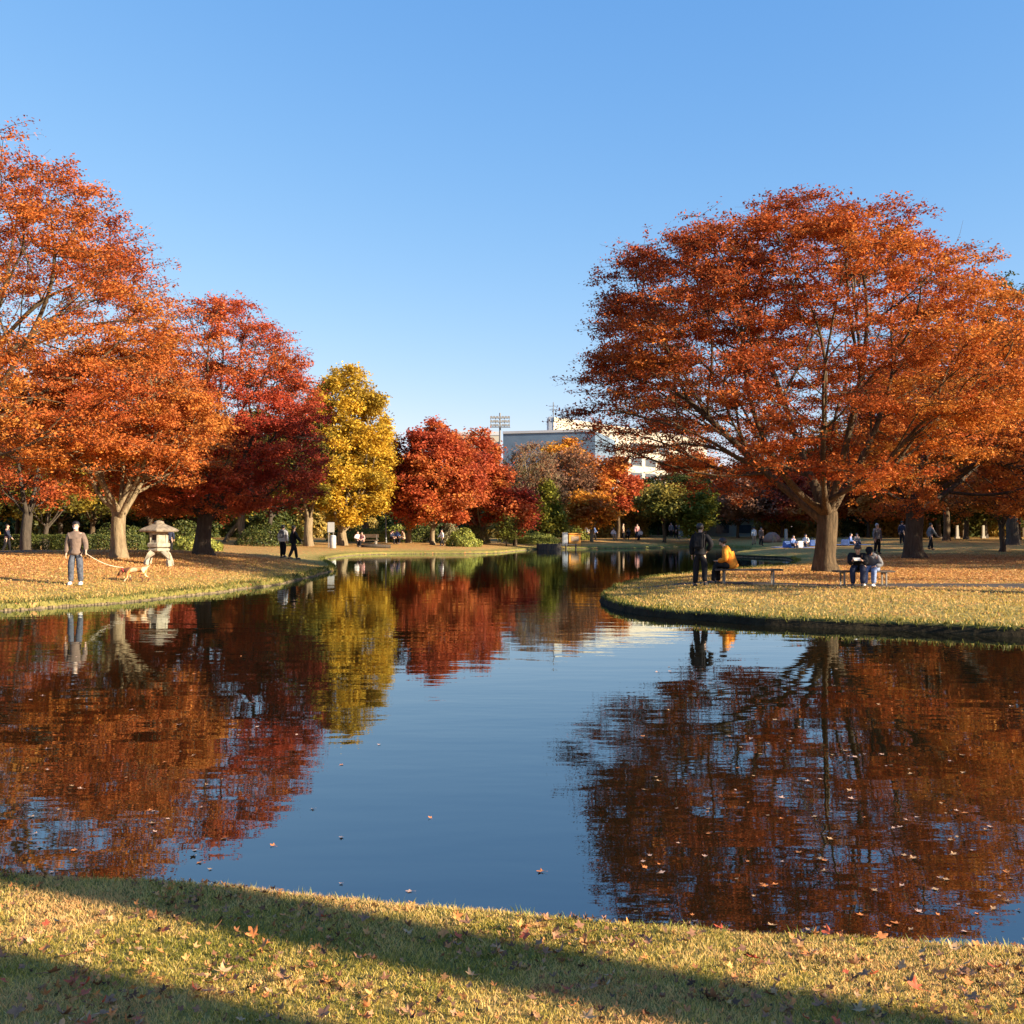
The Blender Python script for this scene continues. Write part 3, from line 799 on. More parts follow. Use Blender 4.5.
# ------------------------------------------------------------------ shrubs, hedges
def shrub_mesh(name, seed, rx, ry, h, n, leaf, palette, box=False):
    rng = np.random.default_rng(seed)
    d = rng.normal(size=(n, 3)); d[:, 2] = np.abs(d[:, 2]); d /= np.linalg.norm(d, axis=1)[:, None]
    u = 1 - 0.25 * rng.random((n, 1)) ** 2
    if box:
        q = rng.uniform(-1, 1, (n, 3)); m = np.abs(q).argmax(1)
        q /= np.abs(q).max(1)[:, None]
        c = q * np.array([rx, ry, h / 2]) + np.array([0, 0, h / 2])
        c += rng.normal(size=c.shape) * 0.04
        nn = q
    else:
        lob = np.array([1 + 0.35 * noise.noise(Vector(x * 2.1) + Vector((seed, 0, 0))) for x in d])[:, None]
        c = d * u * lob * np.array([rx, ry, h]); nn = d
    nrm = nn + rng.normal(size=(n, 3)) * 0.6; nrm /= np.linalg.norm(nrm, axis=1)[:, None]
    t = np.cross(nrm, rng.normal(size=(n, 3))); t /= np.linalg.norm(t, axis=1)[:, None]
    b = np.cross(nrm, t); s = leaf * rng.uniform(.6, 1.3, (n, 1))
    vv = np.stack([c - t * s * .6, c + b * s * .4, c + t * s * .6, c - b * s * .4], 1).reshape(-1, 3)
    pal = np.array(palette); w_ = rng.random(n) * (len(pal) - 1.001); k = w_.astype(int)
    cc = pal[k] * (1 - (w_ - k))[:, None] + pal[k + 1] * (w_ - k)[:, None]
    me = mesh_np(name, vv, np.arange(n * 4), 4, colors=np.repeat(np.clip(cc, 0, .9), 4, axis=0))
    me.materials.append(LEAF)
    return me
STEM = BARKD
def shrub(px, D, w, h, palette, label, seed, n=2200, leaf=0.13, box=False, ry=None, group=None, cat='shrub', name='shrub', rz=0):
    p = at_depth(px, D)
    root = empty(name, p, rz, label, cat, group)
    link('foliage', shrub_mesh(name + '_foliage', seed, w / 2, ry or w / 2 * .8, h, n, leaf, palette, box), None, root)
    m = MB()
    for k in range(5):
        a = k * 1.3 + seed
        m.tube([(0, 0, -0.05), (math.cos(a) * w * .12, math.sin(a) * w * .1, h * .4), (math.cos(a) * w * .28, math.sin(a) * w * .2, h * .8)], [0.03, 0.022, 0.01], 5)
    m.build('stem', STEM, root)
    return root
SHG = ((0.12, 0.14, 0.03), (0.28, 0.3, 0.06), (0.42, 0.4, 0.08))
SHD = ((0.03, 0.045, 0.014), (0.08, 0.1, 0.025), (0.15, 0.15, 0.035))
SHO = ((0.25, 0.1, 0.03), (0.4, 0.16, 0.04), (0.45, 0.25, 0.06))
shrub(463, 82, 2.7, 1.35, SHG, 'bright green rounded shrub right of the round red-orange tree', 401, 4000)
shrub(452, 88, 1.9, 1.7, ((0.16, 0.15, 0.09), (0.3, 0.28, 0.16), (0.4, 0.36, 0.2)), 'greyish dome-shaped shrub behind the bright green one', 402)
shrub(477, 92, 2.6, 1.7, ((0.14, 0.13, 0.04), (0.3, 0.26, 0.08), (0.4, 0.3, 0.1)), 'olive clipped shrub behind the bright green one, to its right', 403)
shrub(534, 94, 4.2, 1.0, SHG, 'low spreading green shrub left of the timber landing', 404, 3500)
shrub(527, 97, 4.0, 1.5, SHD, 'dark shrub behind the low spreading one by the landing', 405, 3000)
shrub(352, 92, 4.5, 1.5, SHD, 'dark shrub under the tall yellow tree', 406, 3000)
shrub(372, 88, 5.0, 1.1, SHG, 'long green shrub between the yellow tree and the bare-limbed tree', 407, 3500)
shrub(396, 92, 3.5, 1.5, SHG, 'yellow-green shrub behind the bare-limbed tree', 408, 3000)
shrub(420, 90, 4, 1.7, SHD, 'dark shrub behind the round red-orange tree trunk', 409, 3000)
shrub(576, 104, 3, 1.3, SHG, 'green shrub left of the orange kiosk', 410, 2000)
shrub(268, 78, 5.0, 1.6, SHD, 'dark shrub behind the walking couple', 411, 3500)
shrub(288, 82, 3.0, 1.5, ((0.2, 0.18, 0.03), (0.4, 0.32, 0.05), (0.5, 0.42, 0.08)), 'yellow-green shrub beside the thick cream trunk', 412, 2500)
shrub(196, 66, 3.2, 1.0, SHG, 'bright green low shrub between the stone lantern and the black maple trunk', 413, 3200, ry=1.6)
shrub(186, 74, 3.5, 1.8, SHD, 'dark rounded shrub behind the stone lantern', 414, 3000)
shrub(120, 72, 4, 1.7, SHD, 'dark rounded shrub behind the pale forked trunk', 415, 3000)
for i, (px, D, w_) in enumerate(((-12, 62, 5.6), (44, 61, 5.6), (100, 60, 5.2))):
    shrub(px, D, w_ / 1.0, 1.0, SHD, ('clipped dark hedge block at the left edge of the photo', 'clipped dark hedge block left of the dog walker', 'clipped dark hedge block between dog walker and pale forked trunk')[i], 420 + i, 9000, 0.09, True, 0.7, cat='hedge', name='hedge')
# understorey closing the views at the back: one shrub belt, each bush its own
um = [shrub_mesh('under%d' % i, 500 + i, 3.4, 1.6, 3.4, 3000, 0.34, (SHD, SHD, ((0.2, 0.16, 0.04), (0.36, 0.26, 0.06), (0.5, 0.32, 0.07)))[i]) for i in range(3)]
ru = random.Random(9)
x = -84.0
while x < 100:
    D = 118 + ru.uniform(-2, 2); px = x / D * F + 512
    if not (655 < px < 748):
        i = ru.choice((0, 1, 1, 2, 2))
        r_ = empty('bush', (x, D, gz1(x, D)), 0, ('dark green bush in the understorey closing the park', 'dark green bush in the understorey closing the park', 'golden-brown bush in the understorey closing the park')[i], 'bush', 'bushes of the understorey at the back')
        s_ = ru.uniform(0.75, 1.15); r_.scale = (s_, s_, s_ * ru.uniform(0.8, 1.2))
        link('foliage', um[i], None, r_)
    x += 4.4
x = -84.0
while x < 140:
    D = 150; px = x / D * F + 512
    i = ru.choice((0, 1)); r_ = empty('bush', (x, D, gz1(x, D)), 1.57 * 0, 'tall dark bush behind the belt trees', 'bush', 'tall bushes behind the belt trees')
    r_.scale = (1.5, 1.2, 1.15); link('foliage', um[i], None, r_)
    x += 6.5

# ------------------------------------------------------------------ buildings and the floodlight
CREAM = plain('cream_render', (0.42, 0.39, 0.32), 0.8, 0.05, 0.3)
GREYW = plain('grey_render', (0.42, 0.44, 0.47), 0.8, 0.08, 0.3)
SLATE = plain('slate_cladding', (0.105, 0.165, 0.24), 0.6, 0.1, 0.4)
GLASSD = plain('dark_glass', (0.06, 0.075, 0.09), 0.15, 0.2, 1.0)
METAL = plain('galvanised', (0.16, 0.17, 0.18), 0.6, 0.1, 3, metal=0.2)
def bpt(px, D, py=None): return Vector(((px - 512) / F * D, D, 0 if py is None else CZ + (HZ - py) / F * D))
def slab(A, B, z0, z1, thick, mat, name, parent):
    """an upright block whose front runs from A to B (world xy)"""
    A = Vector(A).to_2d(); B = Vector(B).to_2d()
    d = (B - A).normalized(); n_ = Vector((-d.y, d.x))
    if n_.y < 0: n_ = -n_
    c = [A, B, B + n_ * thick, A + n_ * thick]
    m = MB(); m.add([(p.x, p.y, z) for z in (z0, z1) for p in c], [(3, 2, 1, 0), (4, 5, 6, 7), (0, 1, 5, 4), (1, 2, 6, 5), (2, 3, 7, 6), (3, 0, 4, 7)])
    return m.build(name, mat, parent)
def slab2(A, B, ext, z0, z1, mat, name, parent):
    A = Vector(A).to_2d(); B = Vector(B).to_2d(); e = Vector(ext)
    c = [A, B, B + e, A + e]
    m = MB(); m.add([(p.x, p.y, z) for z in (z0, z1) for p in c], [(3, 2, 1, 0), (4, 5, 6, 7), (0, 1, 5, 4), (1, 2, 6, 5), (2, 3, 7, 6), (3, 0, 4, 7)])
    return m.build(name, mat, parent)
o = empty('office_block', (35, 300, 0), 0, 'large cream office block above the trees, left of the huge tree', 'building')
A, B = Vector((11.3, 278)), Vector((66, 347))
def off(name, A, B, z0, z1, th, mat): 
    q = slab(A, B, z0, z1, th, mat, name, o); q.location = (-35, -300, 0); return q
q = slab2(A, B, (-1.0, 13), 0, 31.2, CREAM, 'wall', o); q.location = (-35, -300, 0)
dirn = (B - A).normalized(); nrm_ = Vector((dirn.y, -dirn.x))
if nrm_.y > 0: nrm_ = -nrm_
q = slab2(A + Vector((-1.3, .4)), A + Vector((-.05, .1)), (-.3, 6), 0, 32.0, GREYW, 'shaded_side', o); q.location = (-35, -300, 0)  # grey strip standing in for the block's shaded side face
off('parapet', A + nrm_ * 0.25, B + nrm_ * 0.25, 30.6, 31.8, 0.4, CREAM)
for r0, (za, zb) in enumerate(((25.2, 27.4), (20.6, 23.0), (16.2, 18.5))):
    for k in range(9):
        a = A + dirn * (6 + k * 8.4) + nrm_ * 0.06; b = a + dirn * 6.4
        if r0 == 0 and k not in (4, 5, 6): continue
        f = off('window', a, b, za, zb, 0.3, GLASSD)
off('roof_plant', A + dirn * 9 - nrm_ * 3, A + dirn * 13 - nrm_ * 3, 31.2, 32.6, 2, GREYW)
ant = MB(); 
q = A + dirn * 4 - nrm_ * 3
ant.tube([(q.x - 35, q.y - 300, 31), (q.x - 35, q.y - 300, 36.5)], 0.12, 6); ant.tube([(q.x - 36.3, q.y - 300, 35.4), (q.x - 33.7, q.y - 300, 35.4)], 0.08, 6); ant.tube([(q.x - 36, q.y - 300, 34.4), (q.x - 34, q.y - 300, 34.4)], 0.08, 6)
ant.build('antenna', METAL, o)
h = empty('hall_block', (5, 250, 0), 0, 'slate-blue flat-roofed hall in front of the cream office block', 'building')
def hall(name, A, B, z0, z1, th, mat):
    q = slab(A, B, z0, z1, th, mat, name, h); q.location = (-5, -250, 0); return q
hall('wall', (-2.2, 252), (20, 246), 0, 25.1, 30, SLATE)
hall('roof_edge', (-2.3, 251.7), (20.1, 245.7), 24.9, 25.5, 0.5, GREYW)
for k in range(9): hall('cladding_seam', (-1 + k * 2.3, 251.72 - k * 0.62), (-0.9 + k * 2.3, 251.69 - k * 0.62), 2, 24.6, 0.2, GREYW)
g_ = empty('white_block', (-8, 262, 0), 0, 'cream block left of the slate-blue hall, behind the floodlight mast', 'building')
for nm, a_, b_, z0, z1, th, mt in (('wall', (-14, 262), (-3.0, 262), 0, 26.0, 20, CREAM), ('parapet', (-14.1, 261.8), (-2.9, 261.8), 25.4, 26.4, 0.3, GREYW), ('window', (-12, 261.9), (-9, 261.9), 14, 16, 0.3, GLASSD), ('window', (-8, 261.9), (-5, 261.9), 14, 16, 0.3, GLASSD)):
    q = slab(a_, b_, z0, z1, th, mt, nm, g_); q.location = (8, -262, 0)
# cream low hall seen under the trees
lh = empty('low_pavilion', (30, 150, 0.7), 0, 'long low cream pavilion behind the far picnic lawn', 'building')
def lo(name, A, B, z0, z1, th, mat): q = slab(A, B, z0, z1, th, mat, name, lh); q.location = (-30, -150, -0.7); return q
lo('wall', (21.5, 126), (30.0, 126), 0.5, 2.75, 6, CREAM)
lo('roof', (21.0, 125.5), (30.5, 125.5), 2.75, 3.0, 7.5, GREYW)
for k in range(3): lo('window', (22.4 + k * 2.7, 125.94), (24.0 + k * 2.7, 125.94), 1.2, 2.2, 0.2, GLASSD)

fm = empty('floodlight_mast', bpt(500, 230), 0, 'tall stadium floodlight mast rising above the red tree', 'floodlight')
m = MB(); m.tube([(0, 0, 0), (0, 0, 14), (0, 0, 27.6)], [0.36, 0.28, 0.2], 10); m.build('pole', METAL, fm)
m = MB()
for z in (24.6, 25.5, 26.4): m.box((0, 0, z), (4.4, 0.18, 0.12))
for x in (-2.1, -1, 0, 1, 2.1): m.box((x, 0.02, 25.5), (0.1, 0.14, 2.1))
m.box((0, -0.5, 24.3), (4.6, 0.8, 0.08)); m.build('lamp_frame', METAL, fm)
LAMP = plain('lamp_glass', (0.3, 0.32, 0.34), 0.35, 0.1)
for z in (24.9, 25.8, 26.7):
    for k in range(7):
        m = MB(); m.lathe([(0.1, 0), (0.3, .18), (0.32, .3)], 10); q = m.build('lamp', LAMP, fm)
        q.location = (-1.95 + k * 0.65, -0.12, z); q.rotation_euler = (R(110), 0, 0)

# ------------------------------------------------------------------ people
def cloth(name, c, var=0.15, sc_=9): return plain(name, c, 0.9, var * 1.5, sc_, bump=0.9, spec=0.1)
SKIN = plain('skin', (0.55, 0.33, 0.23), 0.6, 0.08, 8)
HAIRB = plain('hair_black', (0.016, 0.013, 0.012), 0.5, 0.3, 30)
HAIRG = plain('hair_grey', (0.4, 0.39, 0.38), 0.6, 0.2, 30)
EYE = plain('eye_dark', (0.02, 0.015, 0.012), 0.2, 0.1)
WHITE = cloth('white_cloth', (0.72, 0.71, 0.68)); BLACK = cloth('black_cloth', (0.017, 0.017, 0.02)); NAVY = cloth('navy_cloth', (0.03, 0.035, 0.06))
JEANS = cloth('denim', (0.085, 0.095, 0.12), 0.3, 14); LJEANS = cloth('light_denim', (0.2, 0.26, 0.42), 0.25, 14)
MAUVE = cloth('mauve_wool', (0.19, 0.135, 0.105)); ORNG = cloth('orange_coat', (0.75, 0.27, 0.035)); GREYC = cloth('grey_wool', (0.17, 0.17, 0.18))
TAN = cloth('tan_cloth', (0.35, 0.25, 0.16)); BLUEC = cloth('blue_cloth', (0.12, 0.2, 0.45)); PINKC = cloth('pink_cloth', (0.6, 0.3, 0.28))
SHOE = plain('shoe_leather', (0.03, 0.028, 0.028), 0.5, 0.2); SHOEW = plain('shoe_white', (0.65, 0.63, 0.6), 0.6, 0.1)

def bake_skin(name, verts, edges, radii, mat, levels=2, root=0):
    me = bpy.data.meshes.new(name); me.from_pydata([tuple(v) for v in verts], edges, [])
    ob = bpy.data.objects.new(name, me); col.objects.link(ob)
    sk = ob.modifiers.new('skin', 'SKIN'); sk.use_smooth_shade = True; sk.branch_smoothing = 0.6
    sub = ob.modifiers.new('sub', 'SUBSURF'); sub.levels = levels; sub.render_levels = levels
    if not me.skin_vertices: 
        bm = bmesh.new(); bm.from_mesh(me); bm.verts.layers.skin.verify(); bm.to_mesh(me); bm.free()
    lay = me.skin_vertices[0].data
    for i, r in enumerate(radii):
        lay[i].radius = r if hasattr(r, '__len__') else (r, r)
        lay[i].use_root = (i == root)
    dg = bpy.context.evaluated_depsgraph_get(); dg.update()
    out = bpy.data.meshes.new_from_object(ob.evaluated_get(dg))
    out.name = name
    bpy.data.objects.remove(ob)
    out.materials.clear(); out.materials.append(mat)
    return out

def pose(kind='stand', lean=0.0, arms='down', stride=0.0, head=0.0, hturn=0.0, asym=0.0, spread=0.0):
    V_ = Vector
    J = {}
    if kind == 'stand':
        J['pelvis'] = V_((0, 0, .95))
        for s, k in ((1, 'L'), (-1, 'R')):
            st = stride * s
            J['hip' + k] = V_((s * .09, 0, .91)); J['knee' + k] = V_((s * (.1 + spread * .5), -.03 - st * .5, .5 + abs(st) * .02))
            J['ank' + k] = V_((s * (.1 + spread), .03 - st, .09 + (0.06 if st < 0 else 0))); J['toe' + k] = J['ank' + k] + V_((s * .02, -.15, -.045 - (0.03 if st < 0 else 0)))
    else:
        J['pelvis'] = V_((0, 0, .53))
        for s, k in ((1, 'L'), (-1, 'R')):
            e = asym * (1 if s > 0 else -1)
            J['hip' + k] = V_((s * .09, -.02, .52)); J['knee' + k] = V_((s * (.12 + spread), -.44, .53 + 0.02 * s))
            J['ank' + k] = V_((s * (.11 + spread), -.46 - e * .15, .09)); J['toe' + k] = J['ank' + k] + V_((s * .02, -.15, -.045))
    p = J['pelvis']
    rot = Matrix.Rotation(R(lean), 3, 'X')        # leaning towards -Y
    def up(x, y, z): return p + rot @ V_((x, y, z))
    J['spine'] = up(0, 0, .17); J['chest'] = up(0, 0.0, .37); J['neck'] = up(0, .01, .52)
    rh = Matrix.Rotation(R(lean * .4 + head), 3, 'X') @ Matrix.Rotation(R(hturn), 3, 'Z')
    J['headrot'] = rh; nk = J['neck']
    J['jaw'] = nk + rh @ V_((0, -.025, .085)); J['skull'] = nk + rh @ V_((0, -.01, .165)); J['top'] = nk + rh @ V_((0, 0, .225))
    J['nose'] = nk + rh @ V_((0, -.125, .12))
    for s, k in ((1, 'L'), (-1, 'R')):
        J['sh' + k] = up(s * .175, 0, .455)
        sh = J['sh' + k]
        a = arms if isinstance(arms, str) else arms[0 if s > 0 else 1]
        if a == 'down': J['el' + k] = sh + V_((s * .05, .03, -.28)); J['wr' + k] = J['el' + k] + V_((s * .01, -.07, -.25))
        elif a == 'swing': J['el' + k] = sh + V_((s * .05, .1 * s, -.27)); J['wr' + k] = J['el' + k] + V_((0, -.12 + .08 * s, -.21))
        elif a == 'lap': J['el' + k] = sh + rot @ V_((s * .08, -.06, -.26)); J['wr' + k] = J['el' + k] + V_((-s * .1, -.22, -.04))
        elif a == 'read': J['el' + k] = sh + V_((s * .04, -.12, -.24)); J['wr' + k] = J['el' + k] + V_((-s * .08, -.2, .08))
        elif a == 'out': J['el' + k] = sh + V_((s * .08, .0, -.27)); J['wr' + k] = J['el' + k] + V_((s * .05, -.16, -.18))
        elif a == 'hip': J['el' + k] = sh + V_((s * .15, .06, -.24)); J['wr' + k] = J['el' + k] + V_((-s * .13, -.1, -.17))
    return J

def person_meshes(J, mats, fingers=False, lv=1, long=0.0, bulk=1.0):
    skin_m, top_m, leg_m = mats
    V_ = []; E = []; Rr = []
    def v(p, r): V_.append(Vector(p)); Rr.append(r); return len(V_) - 1
    pel = v(J['pelvis'], .11); sp = v(J['spine'], .105); ch = v(J['chest'], .115); nk = v(J['neck'], .052)
    jaw = v(J['jaw'], .068); sk = v(J['skull'], .088); tp = v(J['top'], .062)
    E += [(pel, sp), (sp, ch), (ch, nk), (nk, jaw), (jaw, sk), (sk, tp)]
    no = v(J['nose'], .013); E.append((sk, no))
    rh = J['headrot']
    for s, k in ((1, 'L'), (-1, 'R')):
        ear = v(J['skull'] + rh @ Vector((s * .097, .01, -.02)), .016); E.append((sk, ear))
        sh = v(J['sh' + k], .06); el = v(J['el' + k], .042); wr = v(J['wr' + k], .028)
        E += [(ch, sh), (sh, el), (el, wr)]
        d = (J['wr' + k] - J['el' + k]).normalized()
        side = Vector((0, -1, 0)) - d * d.dot(Vector((0, -1, 0)));  side.normalize()
        pc = v(J['wr' + k] + d * .055, .026); E.append((wr, pc))
        palm = J['wr' + k] + d * .085
        if fingers:
            inn = d.cross(side) * s
            for q, ln in ((-.030, .062), (-.010, .074), (.010, .070), (.028, .055)):
                a1 = v(palm + side * q, .0095); a2 = v(palm + side * q * 1.15 + d * ln * .55, .0088); a3 = v(palm + side * q * 1.1 + d * ln * .95 + inn * .02, .0075)
                E += [(pc, a1), (a1, a2), (a2, a3)]
            t1 = v(J['wr' + k] + d * .045 + side * .034, .0105); t2 = v(J['wr' + k] + d * .085 + side * .055, .009)
            E += [(pc, t1), (t1, t2)]
        else:
            pe = v(J['wr' + k] + d * .14, .018); E.append((pc, pe))
        hp = v(J['hip' + k], .085); kn = v(J['knee' + k], .055); an = v(J['ank' + k], .038); to = v(J['toe' + k], .032)
        E += [(pel, hp), (hp, kn), (kn, an), (an, to)]
    body = bake_skin('body', V_, E, Rr, skin_m, lv if not fingers else 2, 0)
    # jacket
    V_, E, Rr = [], [], []
    up = (J['neck'] - J['pelvis']).normalized()
    h0 = v(J['pelvis'] - up * (.12 + long), (.215 if J['pelvis'].z > .7 else .172) + long * .3); h1 = v(J['spine'] - up * .03, .172); c1 = v(J['chest'], .182); n1 = v(J['neck'] + up * .035, .085)
    E += [(h0, h1), (h1, c1), (c1, n1)]
    for s, k in ((1, 'L'), (-1, 'R')):
        sh = v(J['sh' + k], .092); el = v(J['el' + k], .076); cu = v(J['el' + k].lerp(J['wr' + k], 1.06), .06)
        E += [(c1, sh), (sh, el), (el, cu)]
    Rr = [r * bulk for r in Rr]
    jac = bake_skin('jacket', V_, E, Rr, top_m, 2, 1)
    V_, E, Rr = [], [], []
    w0 = v(J['pelvis'] + Vector((0, 0, .06)), .15); w1 = v(J['pelvis'] - Vector((0, 0, .03)), .15); E.append((w0, w1))
    for s, k in ((1, 'L'), (-1, 'R')):
        hp = v(J['hip' + k].lerp(J['knee' + k], .12), .118); kn = v(J['knee' + k], .092); an = v(J['ank' + k] + Vector((0, 0, -.015)), .072)
        E += [(w1, hp), (hp, kn), (kn, an)]
    tro = bake_skin('trousers', V_, E, Rr, leg_m, 2, 1)
    return body, jac, tro

def add_head(root, J, hair_m, style='short', cap_m=None, mask=False):
    rh = J['headrot']; q = rh.to_euler()
    m = MB(); m.ball((0, .018, .012), (.102, .112, .105), 14, 10)
    hd = m.mesh('hair', smooth=True)
    bm = bmesh.new(); bm.from_mesh(hd)
    # open at the face
    dl = [f for f in bm.faces if (f.calc_center_median().y < -.035 and f.calc_center_median().z < .045) or f.calc_center_median().z < (-.07 if style == 'short' else -.12)]
    bmesh.ops.delete(bm, geom=dl, context='FACES'); bm.to_mesh(hd); bm.free()
    o = link('hair', hd, hair_m, root); o.location = J['skull']; o.rotation_euler = q
    sol = o.modifiers.new('thickness', 'SOLIDIFY'); sol.thickness = 0.012
    for s in (-1, 1):
        m = MB(); m.ball((0, 0, 0), (.011, .007, .008), 8, 6); e = m.build('eye', EYE, root, True)
        e.location = J['skull'] + rh @ Vector((s * .034, -.089, .0)); e.rotation_euler = q
    m = MB(); m.ball((0, 0, 0), (.022, .008, .006), 8, 6); e = m.build('mouth', PINKC, root, True); e.location = J['jaw'] + rh @ Vector((0, -.066, .0)); e.rotation_euler = q
    if cap_m:
        m = MB(); m.ball((0, .01, .03), (.108, .118, .09), 14, 8); m.box((0, -.13, .035), (.13, .1, .015)); e = m.build('cap', cap_m, root, True); e.location = J['skull']; e.rotation_euler = q
    if mask:
        m = MB(); m.ball((0, 0, 0), (.058, .04, .052), 10, 8); e = m.build('face_mask', WHITE, root, True); e.location = J['jaw'] + rh @ Vector((0, -.045, .015)); e.rotation_euler = q

def person(loc, yaw, J, mats, hair, label, shoe=SHOE, sc=1.0, fingers=False, cap=None, mask=False, long=0.0, style='short', group=None, bulk=1.08):
    root = empty('person', loc, yaw, label, 'person', group); root.scale = (sc, sc, sc)
    b, j, t = person_meshes(J, mats, fingers, 1, long, bulk)
    link('body', b, None, root); link('jacket', j, None, root); link('trousers', t, None, root)
    for k in 'LR':
        m = MB(); c = J['ank' + k].lerp(J['toe' + k], .5)
        m.ball((0, 0, 0), (.052, .135, .05), 12, 8); m.box((0, 0, -.03), (.085, .24, .025))
        s = m.build('shoe', shoe, root, True); s.location = c + Vector((0, 0, -.015)); 
        tilt = (J['ank' + k] - J['toe' + k]).normalized(); s.rotation_euler = (0, 0, 0)
    add_head(root, J, hair, style, cap, mask)
    return root
def wjoint(root, J, k):
    return root.matrix_basis @ J[k] if False else Vector(root.location) + Matrix.Rotation(root.rotation_euler.z, 3, 'Z') @ (J[k] * root.scale.x)

# dog walker
pm = ground_at(76, 585.5)
Jw = pose('stand', 0, ('out', 'down'), 0, 6, 0, spread=.03)
walker = person(pm, 0.15, Jw, (SKIN, MAUVE, JEANS), HAIRB, 'person in a mauve-brown jacket and blue jeans walking a dog on the left bank', SHOEW, 1.0, True, mask=True, bulk=1.03, long=.05)
hand = wjoint(walker, Jw, 'wrL') + Vector((0.02, -.03, -.09))

# dog
DOGM, nt, out = new_mat('dog_fur'); L = nt.links
tc = N(nt, 'ShaderNodeTexCoord'); nz = N(nt, 'ShaderNodeTexNoise'); nz.inputs['Scale'].default_value = 4.2; nz.inputs['Detail'].default_value = 1
L.new(tc.outputs['Object'], nz.inputs['Vector'])
rr = ramp(nt, [(0.40, (0.6, 0.45, 0.28)), (0.43, (0.5, 0.22, 0.07)), (0.54, (0.5, 0.22, 0.07)), (0.57, (0.13, 0.05, 0.025))], nz.outputs['Fac'])
p = N(nt, 'ShaderNodeBsdfPrincipled'); p.inputs['Roughness'].default_value = 0.9; L.new(rr.outputs[0], p.inputs['Base Color']); L.new(p.outputs[0], out.inputs[0])
pd = ground_at(135, 583)
dog = empty('dog', pd, 0.08, 'brown and white dog on a lead, sniffing the leaf-strewn bank', 'dog'); dog.scale = (1.12,) * 3
V_ = []; E = []; Rr = []
def v(p, r): V_.append(Vector(p)); Rr.append(r); return len(V_) - 1
hip = v((.24, 0, .36), .078); mid = v((.05, 0, .35), .082); che = v((-.16, 0, .33), .10); nkd = v((-.29, 0, .34), .062); hd = v((-.37, 0, .25), .056); mz = v((-.43, 0, .17), .034); ns = v((-.46, 0, .12), .022)
E += [(hip, mid), (mid, che), (che, nkd), (nkd, hd), (hd, mz), (mz, ns)]
t1 = v((.32, 0, .41), .02); t2 = v((.38, 0, .45), .014); t3 = v((.41, 0, .51), .009); E += [(hip, t1), (t1, t2), (t2, t3)]
for s, dx in ((1, .05), (-1, -.06)):
    a = v((-.17, s * .07, .25), .045); b = v((-.15 + dx * .4, s * .075, .15), .026); c = v((-.18 + dx, s * .075, .06), .02); d = v((-.20 + dx, s * .075, .02), .024)
    E += [(che, a), (a, b), (b, c), (c, d)]
    a = v((.24, s * .075, .27), .06); b = v((.18 + dx, s * .08, .19), .034); c = v((.30 + dx, s * .08, .11), .02); d = v((.27 + dx, s * .08, .03), .02); e = v((.24 + dx, s * .08, .018), .022)
    E += [(hip, a), (a, b), (b, c), (c, d), (d, e)]
link('body', bake_skin('dog_body', V_, E, Rr, DOGM, 2, 0), None, dog)
FUR = plain('dog_ear', (0.22, 0.09, 0.035), 0.9)
for s in (-1, 1):
    m = MB(); m.ball((0, 0, 0), (.035, .014, .055), 8, 6); e = m.build('ear', FUR, dog, True); e.location = (-.35, s * .055, .24)
    m = MB(); m.ball((0, 0, 0), .009, 6, 5); e = m.build('eye', EYE, dog, True); e.location = (-.405, s * .036, .245)
m = MB(); m.ball((0, 0, 0), .016, 6, 5); e = m.build('nose', EYE, dog, True); e.location = (-.478, 0, .115)
m = MB(); m.lathe([(.068, -.012), (.072, 0), (.068, .012)], 14); e = m.build('collar', plain('red_collar', (.4, .03, .03)), dog, True); e.location = (-.29, 0, .33); e.rotation_euler = (0, R(52), 0)
cw = Vector(dog.location) + Matrix.Rotation(0.08, 3, 'Z') @ Vector((-.325, 0, .45))
m = MB(); n_ = 18
m.tube([hand.lerp(cw, i / n_) + Vector((0, 0, -0.09 * 4 * (i / n_) * (1 - i / n_))) for i in range(n_ + 1)], 0.008, 6)
o = m.build('dog_lead', plain('lead_webbing', (.7, .62, .5), .7)); tag(o, 'pale slack lead running from the walker to the dog', 'dog lead')

# walking couple
pc1 = at_depth(283, 51.0); Jc = pose('stand', 3, 'down', .05)
c1 = person(pc1, R(165), Jc, (SKIN, WHITE, BLACK), HAIRB, 'person in a pale top with a grey rucksack, left of the couple', SHOE, .95)
pc2 = at_depth(293.5, 50.5); Jc2 = pose('stand', 3, 'swing', .24)
c2 = person(pc2, R(120), Jc2, (SKIN, BLACK, BLACK), HAIRB, 'person all in black striding beside the pale-topped walker', SHOE, .97, long=.05)
def rucksack(root, J, mat, label, s=1.0):
    r_ = empty('rucksack', Vector(root.location) + Matrix.Rotation(root.rotation_euler.z, 3, 'Z') @ (J['chest'] * root.scale.x + Vector((0, .19, -.06))), root.rotation_euler.z, label, 'rucksack')
    m = MB(); m.box((0, 0, 0), (.30 * s, .15, .43 * s)); m.build('bag', mat, r_, bevel=.04)
    m = MB(); m.box((0, .09, -.07), (.22 * s, .06, .2 * s)); m.build('pocket', mat, r_, bevel=.02)
    for x in (-.1, .1):
        m = MB(); m.tube([(x, -.06, .18), (x * 1.2, -.17, .24), (x * 1.25, -.34, .14), (x * 1.3, -.33, -.05), (x * 1.3, -.12, -.18)], .018, 6); m.build('strap', mat, r_, True)
    return r_
rucksack(c1, Jc, GREYC, 'grey rucksack on the back of the pale-topped walker', .85)

